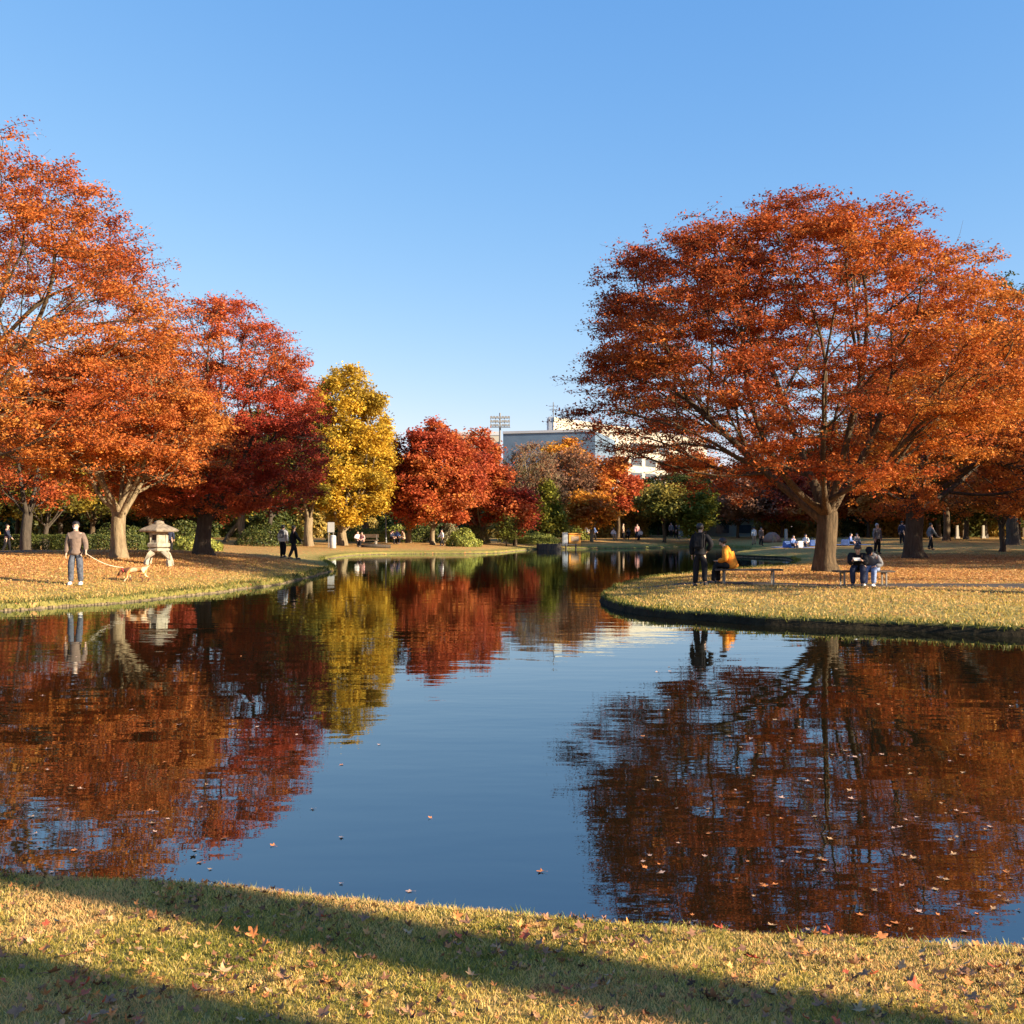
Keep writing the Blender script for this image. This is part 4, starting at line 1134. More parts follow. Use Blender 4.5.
# standing man + seated orange coat + bench
DARKW = plain('bench_timber', (0.07, 0.05, 0.038), 0.6, 0.3, 12)
LEGM = plain('bench_leg', (0.22, 0.2, 0.17), 0.6, 0.15, 6)
def bench(px, py, length, yaw, label):
    p = ground_at(px, py)
    b = empty('park_bench', p, yaw, label, 'bench')
    m = MB()
    for k in range(4): m.box((0, -.165 + k * .11, .42), (length, .095, .045))
    m.build('seat', DARKW, b, bevel=.006)
    for x in (-length * .36, length * .36):
        m = MB(); m.box((0, -.15, .19), (.04, .04, .42)); m.box((0, .15, .19), (.04, .04, .42)); m.box((0, 0, .375), (.04, .36, .04)); q = m.build('leg', LEGM, b); q.location = (x, 0, 0)
    return b
bl = bench(748, 585, 1.85, R(-4), 'dark backless bench with the orange-coated sitter')
br = bench(863, 586.5, 1.62, R(2), 'dark backless bench in front of the huge tree, two people on it')
ps = ground_at(700, 587)
Js = pose('stand', 2, ('down', 'hip'), 0.04, 8, -25, spread=.04)
st = person(ps, R(158), Js, (SKIN, BLACK, BLACK), HAIRB, 'person in dark clothes with a black rucksack standing left of the orange coat', SHOE, .97, True)
rucksack(st, Js, BLACK, 'black rucksack worn by the standing person beside the orange coat')
def on_bench(b, x, y=0.02): 
    return Vector(b.location) + Matrix.Rotation(b.rotation_euler.z, 3, 'Z') @ Vector((x, y, 0.0))
Jo = pose('sit', 24, 'lap', 0, 14, 0, .3)
person(on_bench(bl, -.42), R(-112), Jo, (SKIN, ORNG, BLACK), HAIRB, 'person in a bright orange coat seated on the left bench, back to the camera', SHOE, 1.03, True, long=.0, bulk=1.14)
Jr1 = pose('sit', 34, 'read', 0, 28, 0, .4, .02)
person(on_bench(br, -.12), R(-22), Jr1, (SKIN, BLACK, NAVY), HAIRB, 'person in dark clothes bent over reading, left one on the right bench', SHOE, .97, True)
Jr2 = pose('sit', 40, 'lap', 0, 30, 10, -.2, .0)
person(on_bench(br, .33), R(-38), Jr2, (SKIN, GREYC, LJEANS), HAIRB, 'person in a dark grey jacket and pale jeans hunched on the right bench', SHOEW, .95, True, cap=BLACK)
m = MB(); m.box((0, 0, 0), (.2, .14, .025), tilt=Matrix.Rotation(R(25), 3, 'X')); o = m.build('open_book', plain('paper', (.75, .73, .68)))
o.location = on_bench(br, -.12) + Matrix.Rotation(R(-22), 3, 'Z') @ Vector((0, -.62, .77)); tag(o, 'small pale book held by the reader on the right bench', 'book')

# others on the lawns
Jst = pose('stand', 2, 'down', .05); Jwk = pose('stand', 3, 'swing', .2); Jsi = pose('sit', 15, 'lap', 0, 5, 0, .4)
Jground = {k: (v_.copy() if isinstance(v_, Vector) else v_) for k, v_ in Jsi.items()}
_cache = {}
def far_person(px, D, kind, yaw, top, leg, hair, label, sc=1.0, group=None, dz=0.0):
    J = {'st': Jst, 'wk': Jwk, 'si': Jsi}[kind]
    if kind not in _cache: _cache[kind] = person_meshes(J, (SKIN, WHITE, BLACK), False, 0)
    p = at_depth(px, D); p.z += dz
    root = empty('person', p, yaw, label, 'person', group); root.scale = (sc,) * 3
    for nm, me, mt in zip(('body', 'jacket', 'trousers'), _cache[kind], (SKIN, top, leg)):
        ob = link(nm, me, None, root); ob.material_slots[0].link = 'OBJECT'; ob.material_slots[0].material = mt
    key = 'hair' + kind
    if key not in _cache:
        m = MB(); m.ball((0, .025, .02), (.103, .105, .10), 10, 8); _cache[key] = m.mesh('hair', True); _cache[key].materials.append(HAIRB)
    hb = link('hair', _cache[key], None, root); hb.location = J['skull']; hb.material_slots[0].link = 'OBJECT'; hb.material_slots[0].material = hair
    for k in 'LR':
        if 'shoe' not in _cache:
            m = MB(); m.ball((0, 0, 0), (.052, .135, .05), 8, 6); _cache['shoe'] = m.mesh('shoe', True); _cache['shoe'].materials.append(SHOE)
        s = link('shoe', _cache['shoe'], None, root); s.location = J['ank' + k].lerp(J['toe' + k], .5)
    return root
far_person(877, 57.5, 'st', R(20), GREYC, BLACK, HAIRG, 'grey-haired person in a grey jacket standing between the two big right-hand trunks')
far_person(902, 76, 'st', R(150), NAVY, BLACK, HAIRB, 'person in navy, left one of a pair near the dark right-hand trunk')
far_person(907, 75, 'wk', R(60), GREYC, BLACK, HAIRB, 'person in grey, right one of a pair near the dark right-hand trunk')
far_person(930.5, 66, 'wk', R(100), GREYC, BLACK, HAIRB, 'person in grey half hidden right behind the dark right-hand trunk')
far_person(761, 84, 'st', R(30), MAUVE, BLACK, HAIRB, 'person in mauve standing on the green lawn beyond the seated orange coat')
far_person(754, 87, 'st', R(200), WHITE, TAN, HAIRB, 'person in white beside the mauve-topped one on the green lawn')
far_person(442, 80, 'wk', R(-70), WHITE, BLACK, HAIRB, 'child in white running by the slim pale trunk on the far bank', .78)
far_person(7, 60, 'wk', R(100), NAVY, BLACK, HAIRB, 'person in navy walking at the far left along the hedge', .98)
far_person(-4, 64, 'st', R(10), ORNG, TAN, HAIRB, 'person in orange at the extreme left edge by the hedge', .95)
far_person(170, 60, 'st', R(190), NAVY, BLACK, HAIRB, 'person in navy seen past the right side of the stone lantern', .9)
gp = 'people on the far picnic lawn'
for px, D, k, yw, tp_, lg, lab in ((613, 106, 'si', 20, WHITE, TAN, 'person in white sitting left on the far picnic lawn'), (623, 110, 'st', 70, TAN, BLACK, 'person in tan standing on the far picnic lawn'),
     (629, 108, 'si', 200, BLACK, BLACK, 'person in black sitting on the far picnic lawn'), (637, 109, 'st', 10, PINKC, NAVY, 'person in pink standing on the far picnic lawn'),
     (641, 107, 'si', -40, WHITE, BLACK, 'person in white sitting right on the far picnic lawn'), (671, 114, 'st', 0, GREYC, BLACK, 'person in grey by the pale lamp post'),
     (676, 112, 'wk', 90, NAVY, BLACK, 'person in navy walking by the pale lamp post'), (688, 113, 'st', 0, WHITE, WHITE, 'person all in white under the lime-green tree'),
     (594, 103, 'wk', 80, BLUEC, BLACK, 'person in blue walking by the twin pale stems'), (587, 104, 'st', 10, GREYC, BLACK, 'person in grey right of the orange kiosk')):
    far_person(px, D, k, R(yw), tp_, lg, HAIRB, lab, .97, gp)
gp = 'people resting under the golden tree'
for px, D, k, yw, tp_, lab in ((357, 79, 'si', 30, WHITE, 'person in white sitting right of the golden trunk'), (363, 78, 'si', -30, PINKC, 'person in pink sitting beside the one in white'),
     (391, 82, 'si', 60, NAVY, 'person in navy sitting under the bare pale limbs'), (397, 83, 'si', 10, BLUEC, 'person in blue sitting under the bare pale limbs'), (404, 82, 'si', -60, TAN, 'person in tan sitting under the bare pale limbs')):
    far_person(px, D, k, R(yw), tp_, BLACK, HAIRB, lab, .9, gp)
gp = 'people sitting round the blue picnic sheets'
for px, D, yw, tp_, lab in ((792, 74, 30, BLUEC, 'person in blue, leftmost on the blue picnic sheets'), (806, 76, -30, WHITE, 'person in white on the blue picnic sheets'), (849, 75, 60, BLUEC, 'person in blue seen right of the huge trunk'), (856, 77, 10, GREYC, 'person in grey seen right of the huge trunk')):
    far_person(px, D, 'si', R(yw), tp_, NAVY, HAIRB, lab, .9, gp, -.25)
# picnic sheets and their bags
SHEET = plain('blue_sheet', (0.18, 0.25, 0.5), .5, .2, 4)
for i, (px, D, w_) in enumerate(((797, 75, 3.4), (852, 76, 2.6))):
    p = at_depth(px, D); nx = 18
    vs = [(-w_ / 2 + w_ * a / nx, -1 + 2 * b / nx, 0.05 + .03 * noise.noise(Vector((a * .5, b * .5, i)))) for b in range(nx + 1) for a in range(nx + 1)]
    fs = [(b * (nx + 1) + a, b * (nx + 1) + a + 1, (b + 1) * (nx + 1) + a + 1, (b + 1) * (nx + 1) + a) for b in range(nx) for a in range(nx)]
    m = MB(); m.add(vs, fs); o = m.build('picnic_sheet', SHEET, None, True); so_ = o.modifiers.new('t', 'SOLIDIFY'); so_.thickness = .01
    o.location = p; tag(o, ('wide blue picnic sheet on the green lawn left of the huge trunk', 'blue picnic sheet seen right of the huge trunk')[i], 'picnic sheet')
for i, (px, D) in enumerate(((787, 74.5), (799, 74), (812, 75), (818, 76), (845, 74.5))):
    p = at_depth(px, D)
    b = empty('cool_bag', p + Vector((0, 0, .06)), i * .7, ('blue cool bag left on the wide picnic sheet', 'pale cool bag in the middle of the wide picnic sheet', 'blue cool bag right on the wide picnic sheet', 'pale cool bag against the huge trunk', 'blue cool bag right of the huge trunk')[i], 'bag')
    m = MB(); m.box((0, 0, .22), (.6, .35, .44), taper=.9); m.build('bag', (BLUEC, WHITE)[i % 2], b, bevel=.04)
    m = MB(); m.tube([(-.2, 0, .42), (-.12, 0, .6), (.12, 0, .6), (.2, 0, .42)], .02, 6); m.build('handle', NAVY, b, True)

# ------------------------------------------------------------------ stone lantern
STONE = plain('lantern_stone', (0.3, 0.27, 0.2), 0.9, 0.25, 9, bump=.6, c2=(0.46, 0.41, 0.31))
STONE2 = plain('weathered_roof_stone', (0.2, 0.16, 0.12), 0.95, 0.3, 10, bump=.7, c2=(0.34, 0.28, 0.2))
pl = ground_at(159, 566)
ln = empty('stone_lantern', pl, R(12), 'squat stone lantern with a wide hexagonal roof and splayed legs on the left bank', 'stone lantern')
for k in range(4):
    a = R(45 + 90 * k); ca, sa = math.cos(a), math.sin(a)
    m = MB(); pts = [(ca * .56, sa * .56, -.03), (ca * .52, sa * .52, .18), (ca * .43, sa * .43, .38), (ca * .22, sa * .22, .53)]
    m.tube(pts, [.10, .095, .105, .13], 4); m.build('leg', STONE, ln, bevel=.01)
m = MB(); m.lathe([(.30, .50), (.40, .54), (.40, .60), (.34, .64)], 6, rot=R(30)); m.build('ring', STONE, ln, bevel=.008)
m = MB(); m.lathe([(.28, .64), (.42, .68), (.42, .80), (.36, .83)], 6, rot=R(30)); m.build('platform', STONE, ln, bevel=.008)
# fire box: hexagonal frame with openings
fb = MB(); rr_ = .29
for k in range(6):
    a = R(30 + 60 * k); fb.box((rr_ * math.cos(a), rr_ * math.sin(a), 1.02), (.075, .075, .38), a)
    b_ = R(60 + 60 * k); rc = rr_ * math.cos(R(30))
    fb.box((rc * math.cos(b_), rc * math.sin(b_), .87), (.07, .28, .09), b_); fb.box((rc * math.cos(b_), rc * math.sin(b_), 1.16), (.07, .28, .11), b_)
    if k % 2 == 0: fb.box((rc * math.cos(b_), rc * math.sin(b_), 1.01), (.05, .28, .22), b_)
fbo = fb.build('fire_box', STONE, ln)
m = MB(); m.lathe([(.24, .84), (.24, 1.2)], 6, rot=R(30)); m.build('shade_core', plain('inside_shade', (.05, .04, .03)), fbo)  # solid core coloured dark for the shade inside the fire box
m = MB(); m.lathe([(.30, 1.19), (.72, 1.22), (.74, 1.27), (.62, 1.34), (.40, 1.42), (.2, 1.50), (.15, 1.52)], 6, rot=R(30)); m.build('roof', STONE2, ln, bevel=.012)
m = MB(); m.lathe([(.17, 1.48), (.2, 1.52), (.16, 1.54), (.17, 1.57), (.10, 1.60), (.01, 1.62)], 12); m.build('finial', STONE2, ln, True)

# ------------------------------------------------------------------ small park furniture
WPAINT = plain('white_paint', (.42, .41, .38), .5, .06); OPAINT = plain('orange_paint', (.75, .32, .05), .5, .08, 2)
def signboard(px, D, label, w_=.5, h_=.75):
    s = empty('sign_board', at_depth(px, D), 0, label, 'sign')
    m = MB(); m.box((0, 0, 1.5), (w_, .06, h_)); m.build('panel', WPAINT, s, bevel=.01)
    m = MB(); m.box((-w_ * .35, .04, .7), (.07, .06, 1.6)); m.build('post', LEGM, s)
    m = MB(); m.box((w_ * .35, .04, .7), (.07, .06, 1.6)); m.build('post', LEGM, s)
signboard(331, 76, 'white notice board under the left side of the golden tree')
p = at_depth(333, 74.5); b = empty('litter_bin', p, 0, 'white cylindrical bin below the notice board', 'bin')
m = MB(); m.lathe([(.2, 0), (.23, .05), (.23, .8), (.2, .84)], 14); m.build('drum', WPAINT, b, True); m = MB(); m.lathe([(.24, .84), (.2, .93), (.04, .97)], 14); m.build('lid', GREYW, b, True)
kk = empty('kiosk', at_depth(574, 93), R(8), 'small orange kiosk on the far shore, left of the twin pale stems', 'kiosk')
m = MB(); m.box((0, 0, .5), (1.1, .9, 1.06)); m.build('body', OPAINT, kk); m = MB(); m.box((0, -.0, 1.08), (1.3, 1.1, .08)); m.build('roof', OPAINT, kk, bevel=.01)
m = MB(); m.box((0, -.455, .62), (.7, .03, .45)); m.build('hatch', TAN, kk)
kk = empty('cabinet', at_depth(565, 92), 0, 'narrow white cabinet left of the orange kiosk', 'cabinet')
m = MB(); m.box((0, 0, .6), (.5, .5, 1.22)); m.build('body', WPAINT, kk, bevel=.01); m = MB(); m.box((0.02, -.26, .6), (.36, .02, 1.0)); m.build('door', GREYW, kk)
# timber landing and low jetty at the far bank
dk = empty('timber_landing', Vector((3.2, 88.6, 0)), R(4), 'dark barrel-shaped timber landing at the far shore', 'landing')
m = MB(); 
for k in range(22):
    a = PI + PI * k / 21; m.tube([(math.cos(a) * 1.0, math.sin(a) * .7, -.2), (math.cos(a) * 1.0, math.sin(a) * .7, .5 + .04 * math.sin(k * 2.3))], .075, 7)
m.build('palisade', DARKW, dk); m = MB(); m.box((0, .1, .46), (1.9, 1.2, .06)); m.build('deck', BARKP, dk)
jt = empty('low_jetty', Vector((4.7, 89.2, 0)), R(-3), 'low plank jetty right of the barrel-shaped landing', 'jetty')
m = MB(); 
for k in range(9): m.box((-.95 + k * .24, 0, .42), (.21, .9, .05))
m.build('deck', LEGM, jt)
for x in (-.8, .0, .85):
    m = MB(); m.tube([(x, -.38, -.3), (x, -.38, .52)], .07, 8); m.build('post', DARKW, jt)
# lamp post
for i, (px, D, hh) in enumerate(((679, 111, 4.0), (386, 84, 3.6))):
    s = empty('park_lamp', at_depth(px, D), 0, ('pale slim lamp post in front of the lime-green tree', 'pale slim lamp post between golden and red trees')[i], 'lamp post')
    m = MB(); m.tube([(0, 0, 0), (0, 0, .4), (0, 0, hh)], [.09, .055, .045], 8); m.build('post', LAMP, s, True)
    m = MB(); m.lathe([(.06, hh), (.16, hh + .08), (.18, hh + .3), (.1, hh + .4)], 10); m.build('globe', WPAINT, s, True)
# two rustic benches and a log on the far left lawn
TIMB = plain('aged_timber', (.12, .08, .05), .8, .2)
def far_bench(px, D, yaw, label):
    b = empty('rustic_bench', at_depth(px, D), yaw, label, 'bench')
    m = MB(); m.box((0, 0, .42), (1.6, .4, .06)); m.build('seat', TIMB, b); 
    m = MB(); m.box((0, .2, .75), (1.6, .04, .28)); m.build('backrest', TIMB, b)
    for x in (-.65, .65):
        m = MB(); m.box((x, 0, .2), (.08, .36, .4)); m.box((x, .2, .5), (.07, .05, .7)); m.build('leg', LEGM, b)
far_bench(368, 80, R(-10), 'rustic bench right of the golden tree')
m = MB(); m.tube([(-1.1, 0, .14), (0, .02, .15), (1.1, 0, .12)], [.15, .16, .13], 10); o = m.build('fallen_log', BARKD, None, True); o.location = at_depth(376, 77); o.rotation_euler = (0, 0, .1); tag(o, 'short dark log lying on the far bank below the bare-limbed tree', 'log')
# pink dome tent and white pillars in the distance
TENTM = cloth('tent_cloth', (.3, .17, .12))
t_ = empty('dome_tent', at_depth(772, 100), 0, 'small pinkish dome tent beyond the green lawn', 'tent')
m = MB(); m.lathe([(.95, 0), (.88, .35), (.65, .7), (.35, .95), (.03, 1.0)], 8); m.build('canopy', TENTM, t_, True); m = MB(); m.box((0, -.87, .3), (.5, .06, .7), taper=.4); m.build('door_flap', TAN, t_)
for i, px in enumerate((786, 957, 983)):
    p = at_depth(px, 100 + i); s = empty('stone_marker', p, 0, ('pale stone pillar beyond the green lawn', 'pale stone pillar in the grove, left one of two', 'pale stone pillar in the grove, right one of two')[i], 'pillar')
    m = MB(); m.box((0, 0, .65), (.28 + .25 * (i == 3), .3, 1.3), taper=.85); m.build('shaft', CREAM, s, bevel=.02); m = MB(); m.box((0, 0, .1), (.42, .42, .2)); m.build('plinth', CREAM, s, bevel=.02)

# ------------------------------------------------------------------ log edging along the lit banks
def edging(a_px, label, h0, h1, cols, step, region):
    m = MB(); acc = 0; rg = random.Random(h0 * 100)
    tang = np.roll(SHORE, -1, 0) - SHORE; L_ = np.linalg.norm(tang, axis=1)
    for i in range(len(SHORE)):
        x, y = SHORE[i]
        if not region(x, y): continue
        k = int(L_[i] / step) + 1
        for j in range(k):
            q = SHORE[i] + tang[i] * (j / k)
            r_ = step * rg.uniform(.44, .6); hh = rg.uniform(h0, h1)
            m.tube([(q[0], q[1], -.15), (q[0] + rg.uniform(-.01, .01), q[1] + rg.uniform(-.01, .01), hh)], [r_, r_ * .92], 7)
    o = m.build('log_edging', cols, None); tag(o, label, 'bank edging')
EDG = plain('edging_logs', (0.1, 0.07, 0.04), .9, .4, 7, bump=.6, c2=(0.3, 0.22, 0.12))
edging(0, 'low weathered log edging along the left bank', .02, .06, EDG, .1, lambda x, y: x < -7.0 and 20 < y < 45)
edging(0, 'low log edging along the far bank', .02, .05, EDG, .14, lambda x, y: 55 < y < 105 and x < 21)

# ------------------------------------------------------------------ narrow asphalt footpath on the right lawn, darkened to carry a shadow band too
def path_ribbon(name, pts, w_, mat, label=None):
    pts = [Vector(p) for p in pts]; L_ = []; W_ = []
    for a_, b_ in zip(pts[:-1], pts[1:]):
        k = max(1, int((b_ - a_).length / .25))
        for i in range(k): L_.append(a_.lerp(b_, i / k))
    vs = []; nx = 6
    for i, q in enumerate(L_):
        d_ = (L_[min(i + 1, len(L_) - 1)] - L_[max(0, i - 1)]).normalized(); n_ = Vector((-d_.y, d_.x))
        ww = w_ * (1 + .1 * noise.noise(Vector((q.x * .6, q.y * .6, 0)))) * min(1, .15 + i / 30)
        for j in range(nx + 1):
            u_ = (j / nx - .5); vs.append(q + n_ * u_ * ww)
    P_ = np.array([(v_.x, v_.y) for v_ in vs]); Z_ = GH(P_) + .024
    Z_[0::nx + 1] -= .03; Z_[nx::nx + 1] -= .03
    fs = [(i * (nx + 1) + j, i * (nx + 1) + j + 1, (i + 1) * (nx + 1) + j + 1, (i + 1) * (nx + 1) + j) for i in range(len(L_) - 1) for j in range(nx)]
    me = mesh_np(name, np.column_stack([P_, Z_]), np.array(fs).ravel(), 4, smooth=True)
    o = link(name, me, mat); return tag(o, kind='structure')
# ------------------------------------------------------------------ grass blades, leaf litter (stuff)
def blades(name, P, Z, hmin, hmax, wd, cols, label, seed, lean=.5):
    rng = np.random.default_rng(seed); n = len(P)
    a = rng.uniform(0, 2 * PI, n); h_ = rng.uniform(hmin, hmax, n); la = rng.uniform(0, 2 * PI, n); ll = rng.uniform(0.1, lean, n) * h_
    b0 = np.column_stack([P, Z - .004]); w_ = wd * rng.uniform(.6, 1.3, n)
    dx = np.column_stack([np.cos(a), np.sin(a), np.zeros(n)]) * w_[:, None]
    mid = b0 + np.column_stack([np.cos(la) * ll * .35, np.sin(la) * ll * .35, h_ * .55]); tip = b0 + np.column_stack([np.cos(la) * ll, np.sin(la) * ll, h_])
    vv = np.stack([b0 - dx, b0 + dx, mid + dx * .7, tip, mid - dx * .7], 1).reshape(-1, 3)
    pal = np.array(cols); nz_ = np.array([noise.noise(Vector((x * 1.3, y * 1.3, 4.1))) + .6 * noise.noise(Vector((x * 5, y * 5, 9))) for x, y in P])
    w2 = np.clip(.5 + nz_ * .7 + rng.normal(size=n) * .22, 0, .999) * (len(pal) - 1); k = w2.astype(int); f = (w2 - k)[:, None]
    cc = (pal[k] * (1 - f) + pal[k + 1] * f) * rng.uniform(.75, 1.2, (n, 1))
    me = mesh_np(name, vv, np.arange(n * 5), 5, colors=np.repeat(np.clip(cc, 0, .9), 5, axis=0)); me.materials.append(GRASS)
    return tag(link(name, me), label, 'grass', kind='stuff')
def ground_sampler():
    """height of the built ground mesh under points"""
    from mathutils.bvhtree import BVHTree
    g = bpy.data.objects['ground'].data
    bv = BVHTree.FromPolygons([v.co.copy() for v in g.vertices], [tuple(p.vertices) for p in g.polygons])
    def f(P):
        out = np.empty(len(P))
        for i, (x, y) in enumerate(P):
            hit = bv.ray_cast(Vector((x, y, 5)), Vector((0, 0, -1)))
            out[i] = hit[0].z if hit[0] is not None else 0.3
        return out
    return f
GH = ground_sampler()
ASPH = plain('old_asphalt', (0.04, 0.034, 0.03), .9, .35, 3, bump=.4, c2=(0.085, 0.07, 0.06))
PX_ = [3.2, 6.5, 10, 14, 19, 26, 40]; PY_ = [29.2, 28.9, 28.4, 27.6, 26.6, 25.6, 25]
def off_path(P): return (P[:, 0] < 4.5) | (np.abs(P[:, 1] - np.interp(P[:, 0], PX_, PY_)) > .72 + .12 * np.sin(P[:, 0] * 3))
path_ribbon('footpath', [(3.2, 29.2), (6.5, 28.9), (10, 28.4), (14, 27.6), (19, 26.6), (26, 25.6), (40, 25)], 1.5, ASPH)  # left stretch is a dark strip standing in for shade
path_ribbon('footpath', [(-17.8, 51.5), (-20, 50), (-24, 48.5), (-30, 48), (-40, 49), (-60, 50)], 2.4, ASPH)
rng = np.random.default_rng(77)
GCOL = ((0.26, 0.25, 0.04), (0.58, 0.45, 0.09), (0.84, 0.6, 0.18), (0.9, 0.62, 0.26), (0.88, 0.5, 0.2))
n = 330000
P = np.column_stack([rng.uniform(-3.3, 3.3, n), rng.uniform(2.3, 5.8, n)])
d = sdist(P); P = P[(d > .015) & (np.abs(P[:, 0]) < P[:, 1] * .56 + .25)]
blades('short_grass', P, GH(P), .010, .028, .0019, GCOL, 'short yellow-green grass of the near bank', 5, 1.1)
q = np.repeat(SHORE[(SHORE[:, 1] < 6.2) & (np.abs(SHORE[:, 0]) < 3.6)], 230, axis=0); q = q + rng.normal(size=q.shape) * .09
d = sdist(q); q = q[(d > .0) & (d < .3)]
cl = np.array([noise.noise(Vector((x * 4, y * 4, 1))) for x, y in q]); q = q[cl + rng.normal(size=len(q)) * .15 > -.05]
blades('edge_grass', q, GH(q), .02, .055, .0021, ((0.16, 0.2, 0.03), (0.3, 0.34, 0.06), (0.55, 0.5, 0.14)), 'longer green grass fringing the near bank edge', 6, .8)
# middle distance: peninsula and left bank
n = 190000
P = np.column_stack([rng.uniform(-24, 20, n), rng.uniform(16, 46, n)])
d = sdist(P); d = np.where((d < .09) & (P[:, 0] > 0), -1, d); wgt = np.exp(-np.maximum(d, 0) / 5.0) * (28 / P[:, 1]) ** 1.5
P = P[(d > .02) & (np.abs(P[:, 0]) < P[:, 1] * .54) & (rng.random(n) < wgt * 1.3) & off_path(P)]
blades('lawn_grass', P, GH(P), .03, .07, .014, ((0.34, 0.27, 0.06), (0.54, 0.39, 0.1), (0.68, 0.45, 0.15), (0.66, 0.41, 0.15)), 'short grass of the lawns round the pond', 7, 1.0)
q = np.repeat(SHORE[(SHORE[:, 1] > 15) & (SHORE[:, 1] < 60)], 60, axis=0); q = q + rng.normal(size=q.shape) * .16
d = sdist(q); q = q[(d > np.where(q[:, 0] > 0, .035, .0)) & (d < .35)]
blades('bank_grass', q, GH(q), .05, .13, .012, ((0.06, 0.08, 0.015), (0.15, 0.16, 0.03), (0.36, 0.32, 0.08)), 'green grass hanging over the pond banks', 8, .9)

def flakes(name, P, Z, size, pal, seed, label, lift=.01, tilt=.5):
    rng = np.random.default_rng(seed); n = len(P)
    c = np.column_stack([P, Z + lift + rng.random(n) * lift]); nr = rng.normal(size=(n, 3)) * tilt; nr[:, 2] = 1; nr /= np.linalg.norm(nr, axis=1)[:, None]
    t = np.cross(nr, rng.normal(size=(n, 3))); t /= np.linalg.norm(t, axis=1)[:, None]; b = np.cross(nr, t); s = size * rng.uniform(.5, 1.3, (n, 1))
    vv = np.stack([c - t * s * .55, c - t * s * .1 + b * s * .4, c + t * s * .6 + nr * s * .18, c - t * s * .1 - b * s * .4], 1).reshape(-1, 3)
    pal = np.array(pal); k = rng.integers(0, len(pal), n); cc = np.clip(pal[k] * rng.uniform(.7, 1.25, (n, 1)), 0, .9)
    me = mesh_np(name, vv, np.arange(n * 4), 4, colors=np.repeat(cc, 4, axis=0)); me.materials.append(LITTER)
    return tag(link(name, me), label, 'fallen leaves', kind='stuff')
DRY = ((0.5, 0.2, 0.06), (0.36, 0.12, 0.04), (0.22, 0.08, 0.035), (0.6, 0.32, 0.12), (0.5, 0.13, 0.04), (0.42, 0.27, 0.12))
n = 330000
P = np.column_stack([rng.uniform(-30, 30, n), rng.uniform(18, 60, n)])
d = sdist(P); wl = np.zeros(n)
for k_, p in FEET.items():
    s_ = {'R1': 10, 'R2': 9, 'L1': 13, 'L2': 10, 'L3': 8, 'L0': 9}[k_]; wl = np.maximum(wl, np.exp(-(((P[:, 0] - p.x) ** 2 + (P[:, 1] - p.y) ** 2) / s_ ** 2)))
P = P[(d > .3) & (np.abs(P[:, 0]) < P[:, 1] * .54) & (rng.random(n) < (wl * ss(.3, 4, d) + .04) * np.where(off_path(P), 1, .07))]
flakes('leaf_litter', P, GH(P), .05, ((0.6, 0.36, 0.15), (0.6, 0.33, 0.12), (0.52, 0.26, 0.09), (0.64, 0.4, 0.17), (0.6, 0.32, 0.12)), 22, 'carpet of orange-brown leaves under the lawn trees', .02, .4)

# single leaves: lobed and curled
def leaf_variant(seed, cup, lob=5):
    rg = random.Random(seed); out = []
    n = lob * 4; vs = [(0, 0, 0)]
    for i in range(n):
        a = 2 * PI * i / n; k = i % 4
        r_ = (1.0, .72, .46, .72)[k] * (1 if abs(a - PI) > .5 else .6) * rg.uniform(.85, 1.1) * (0.9 + .25 * math.cos(a))
        x, y = r_ * math.cos(a), r_ * .85 * math.sin(a)
        vs.append((x, y, cup * (y * y * 1.1 + .35 * x * x) + rg.uniform(-.05, .05)))
    fs = [(0, 1 + i, 1 + (i + 1) % n) for i in range(n)]
    m = MB(); m.add(vs, fs); m.tube([(-.4, 0, .02), (-.9, .05, .05), (-1.35, .12, .12)], .035, 4)
    return m.mesh('leaf_blade', True)
LM = [plain('leaf_' + nm, c, .75, .3, 1.5) for nm, c in (('orange', (.6, .2, .05)), ('red', (.45, .08, .03)), ('brown', (.26, .12, .06)), ('straw', (.42, .25, .12)), ('pale', (.5, .31, .22)))]
variants = [leaf_variant(s, c) for s, c in ((1, .35), (2, .7), (3, .15), (4, .9))]
def vm(vi, mi):
    key = ('lv', vi, mi)
    if key not in _cache:
        me = variants[vi].copy(); me.materials.clear(); me.materials.append(LM[mi]); _cache[key] = me
    return _cache[key]
n = 10000
P = np.column_stack([rng.uniform(-3.2, 3.2, n), rng.uniform(2.4, 5.5, n)])
cl = np.array([noise.noise(Vector((x * 1.7, y * 2.2, 8))) for x, y in P])
P = P[(sdist(P) > .04) & (np.abs(P[:, 0]) < P[:, 1] * .54) & (cl + rng.normal(size=n) * .25 > .0)]
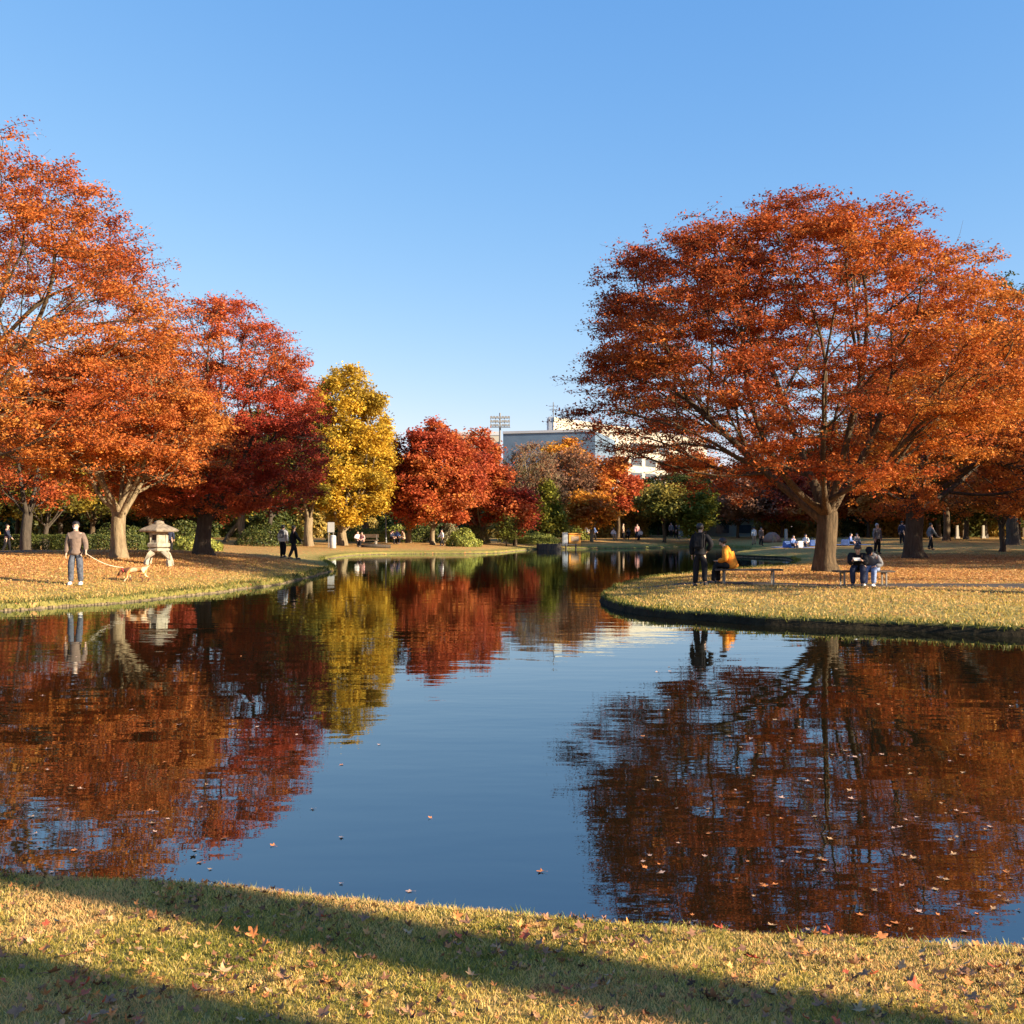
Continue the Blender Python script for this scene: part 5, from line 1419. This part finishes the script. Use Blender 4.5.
def lobed_litter(P, Z):
    n = len(P); VV = []; FF = []; CC = []; NP_ = []; base = 0
    pal = np.array(((0.62, 0.27, 0.09), (0.45, 0.18, 0.07), (0.2, 0.09, 0.05), (0.5, 0.27, 0.11), (0.1, 0.055, 0.035), (0.36, 0.19, 0.1)))
    tp = []
    for me in variants:
        v_ = np.array([tuple(q.co) for q in me.vertices]); f_ = [tuple(p.vertices) for p in me.polygons][:20]; tp.append((v_[:21], np.array(f_)))
    for i in range(n):
        v_, f_ = tp[i % 4]; s_ = rng.uniform(.008, .026)
        e = Matrix.Rotation(rng.uniform(0, 6.28), 3, 'Z'); e = Matrix.Rotation(rng.normal() * .5, 3, 'X') @ Matrix.Rotation(rng.normal() * .5, 3, 'Y') @ e
        w_ = (v_ * np.array([1, 1, rng.uniform(.6, 1.6)]) * s_) @ np.array(e).T + np.array([P[i, 0], P[i, 1], Z[i] + rng.uniform(.006, .02)])
        VV.append(w_); FF.append(f_ + base); base += len(w_); CC.append(np.repeat(pal[rng.integers(6)][None] * rng.uniform(.7, 1.3), len(w_), axis=0))
    me = mesh_np('leaf_litter', np.concatenate(VV), np.concatenate(FF).ravel(), 3, colors=np.clip(np.concatenate(CC), 0, .9)); me.materials.append(LITTER)
    tag(link('leaf_litter', me), 'crumbled brown leaves scattered through the near grass', 'fallen leaves', kind='stuff')
lobed_litter(P, GH(P))
rl = random.Random(12); cnt = 0
while cnt < 210:
    px = rl.uniform(-5, 1029); py = rl.uniform(880, 1030)
    D = 1.62 * F / (py - HZ); x = (px - 512) / F * D
    if sdist([(x, D)])[0] < .12: continue
    if noise.noise(Vector((x * 1.1 + 5, D * 1.6, 2))) + rl.gauss(0, .25) < -.02: continue
    mi = rl.choice((0, 2, 2, 3, 2, 1)); nm = ('orange', 'red', 'brown', 'straw')[mi]
    o = link('fallen_leaf', vm(rl.randrange(4), mi)); s_ = rl.uniform(.02, .042)
    o.scale = (s_, s_, s_); o.location = (x, D, float(GH([(x, D)])[0]) + .022); o.rotation_euler = (rl.gauss(0, .4), rl.gauss(0, .4), rl.uniform(0, 6.28))
    tag(o, 'curled %s leaf lying in the short grass of the near bank' % nm, 'leaf', 'fallen leaves in the near grass'); cnt += 1
cnt = 0
while cnt < 190:
    px = rl.uniform(0, 1024); py = 640 + 290 * rl.random() ** .8
    w_ = .9 if (px < 260 or px > 620) else .22
    if rl.random() > w_: continue
    D = 1.95 * F / (py - HZ); x = (px - 512) / F * D
    if sdist([(x, D)])[0] > -.25: continue
    mi = rl.choice((3, 4, 4, 3, 0)); nm = ('orange', 'red', 'brown', 'straw', 'pale pinkish')[mi]
    o = link('floating_leaf', vm(rl.choice((0, 1, 3)), mi)); s_ = rl.uniform(.014, .03) * (1.0 if py > 760 else 1.25)
    o.scale = (s_, s_, s_ * .4); o.location = (x, D, .004); o.rotation_euler = (rl.gauss(0, .1), rl.gauss(0, .1), rl.uniform(0, 6.28))
    tag(o, 'small %s leaf floating on the pond' % nm, 'leaf', 'leaves floating on the pond'); cnt += 1

# ------------------------------------------------------------------ light, sky, camera
w = bpy.data.worlds.new('World'); scene.world = w; w.use_nodes = True
nt = w.node_tree; nt.nodes.clear()
sky = nt.nodes.new('ShaderNodeTexSky'); sky.sky_type = 'NISHITA'; sky.sun_disc = False
sky.sun_elevation = SUN_EL
# sun_rotation turns clockwise from +Y seen from above
sky.sun_rotation = PI / 2 + SUN_AZ
sky.altitude = 50; sky.air_density = 1.0; sky.dust_density = 0.1; sky.ozone_density = 3.2
bg = nt.nodes.new('ShaderNodeBackground'); bg.inputs[1].default_value = 0.09
wo = nt.nodes.new('ShaderNodeOutputWorld')
sp = nt.nodes.new('ShaderNodeSeparateColor'); cb = nt.nodes.new('ShaderNodeCombineColor'); nt.links.new(sky.outputs[0], sp.inputs[0])
for ch, (a_, g_) in enumerate(((0.864, 1.09), (1.25, 0.69), (2.36, 0.36))):      # the clear November blue of the place
    pw_ = nt.nodes.new('ShaderNodeMath'); pw_.operation = 'POWER'; pw_.inputs[1].default_value = g_
    ml = nt.nodes.new('ShaderNodeMath'); ml.operation = 'MULTIPLY'; ml.inputs[1].default_value = a_
    nt.links.new(sp.outputs[ch], pw_.inputs[0]); nt.links.new(pw_.outputs[0], ml.inputs[0]); nt.links.new(ml.outputs[0], cb.inputs[ch])
nt.links.new(cb.outputs[0], bg.inputs[0]); nt.links.new(bg.outputs[0], wo.inputs[0])
sd = bpy.data.lights.new('sun', 'SUN'); sd.energy = 5.0; sd.angle = R(0.5); sd.color = (1.0, 0.83, 0.6)
so = bpy.data.objects.new('sun', sd); col.objects.link(so)
tos = Vector((math.cos(SUN_AZ) * math.cos(SUN_EL), -math.sin(SUN_AZ) * math.cos(SUN_EL), math.sin(SUN_EL)))
so.rotation_euler = tos.to_track_quat('Z', 'Y').to_euler()
cam = bpy.data.cameras.new('camera'); cam.lens = 36; cam.sensor_width = 36; cam.clip_end = 6000; cam.clip_start = 0.05
co = bpy.data.objects.new('camera', cam); col.objects.link(co)
co.location = (0, 0, CZ); co.rotation_euler = (R(90) + math.atan(15 / 1024), 0, 0)
scene.camera = co
vs_ = scene.view_settings
scene.display_settings.display_device = 'sRGB'
vs_.view_transform = 'Standard'; vs_.look = 'None'; vs_.exposure = 1.45; vs_.gamma = 1; vs_.use_curve_mapping = False
cy = scene.cycles
cy.max_bounces = 5; cy.diffuse_bounces = 3; cy.glossy_bounces = 3; cy.transmission_bounces = 3; cy.transparent_max_bounces = 4
cy.caustics_reflective = False; cy.caustics_refractive = False
cy.use_denoising = True
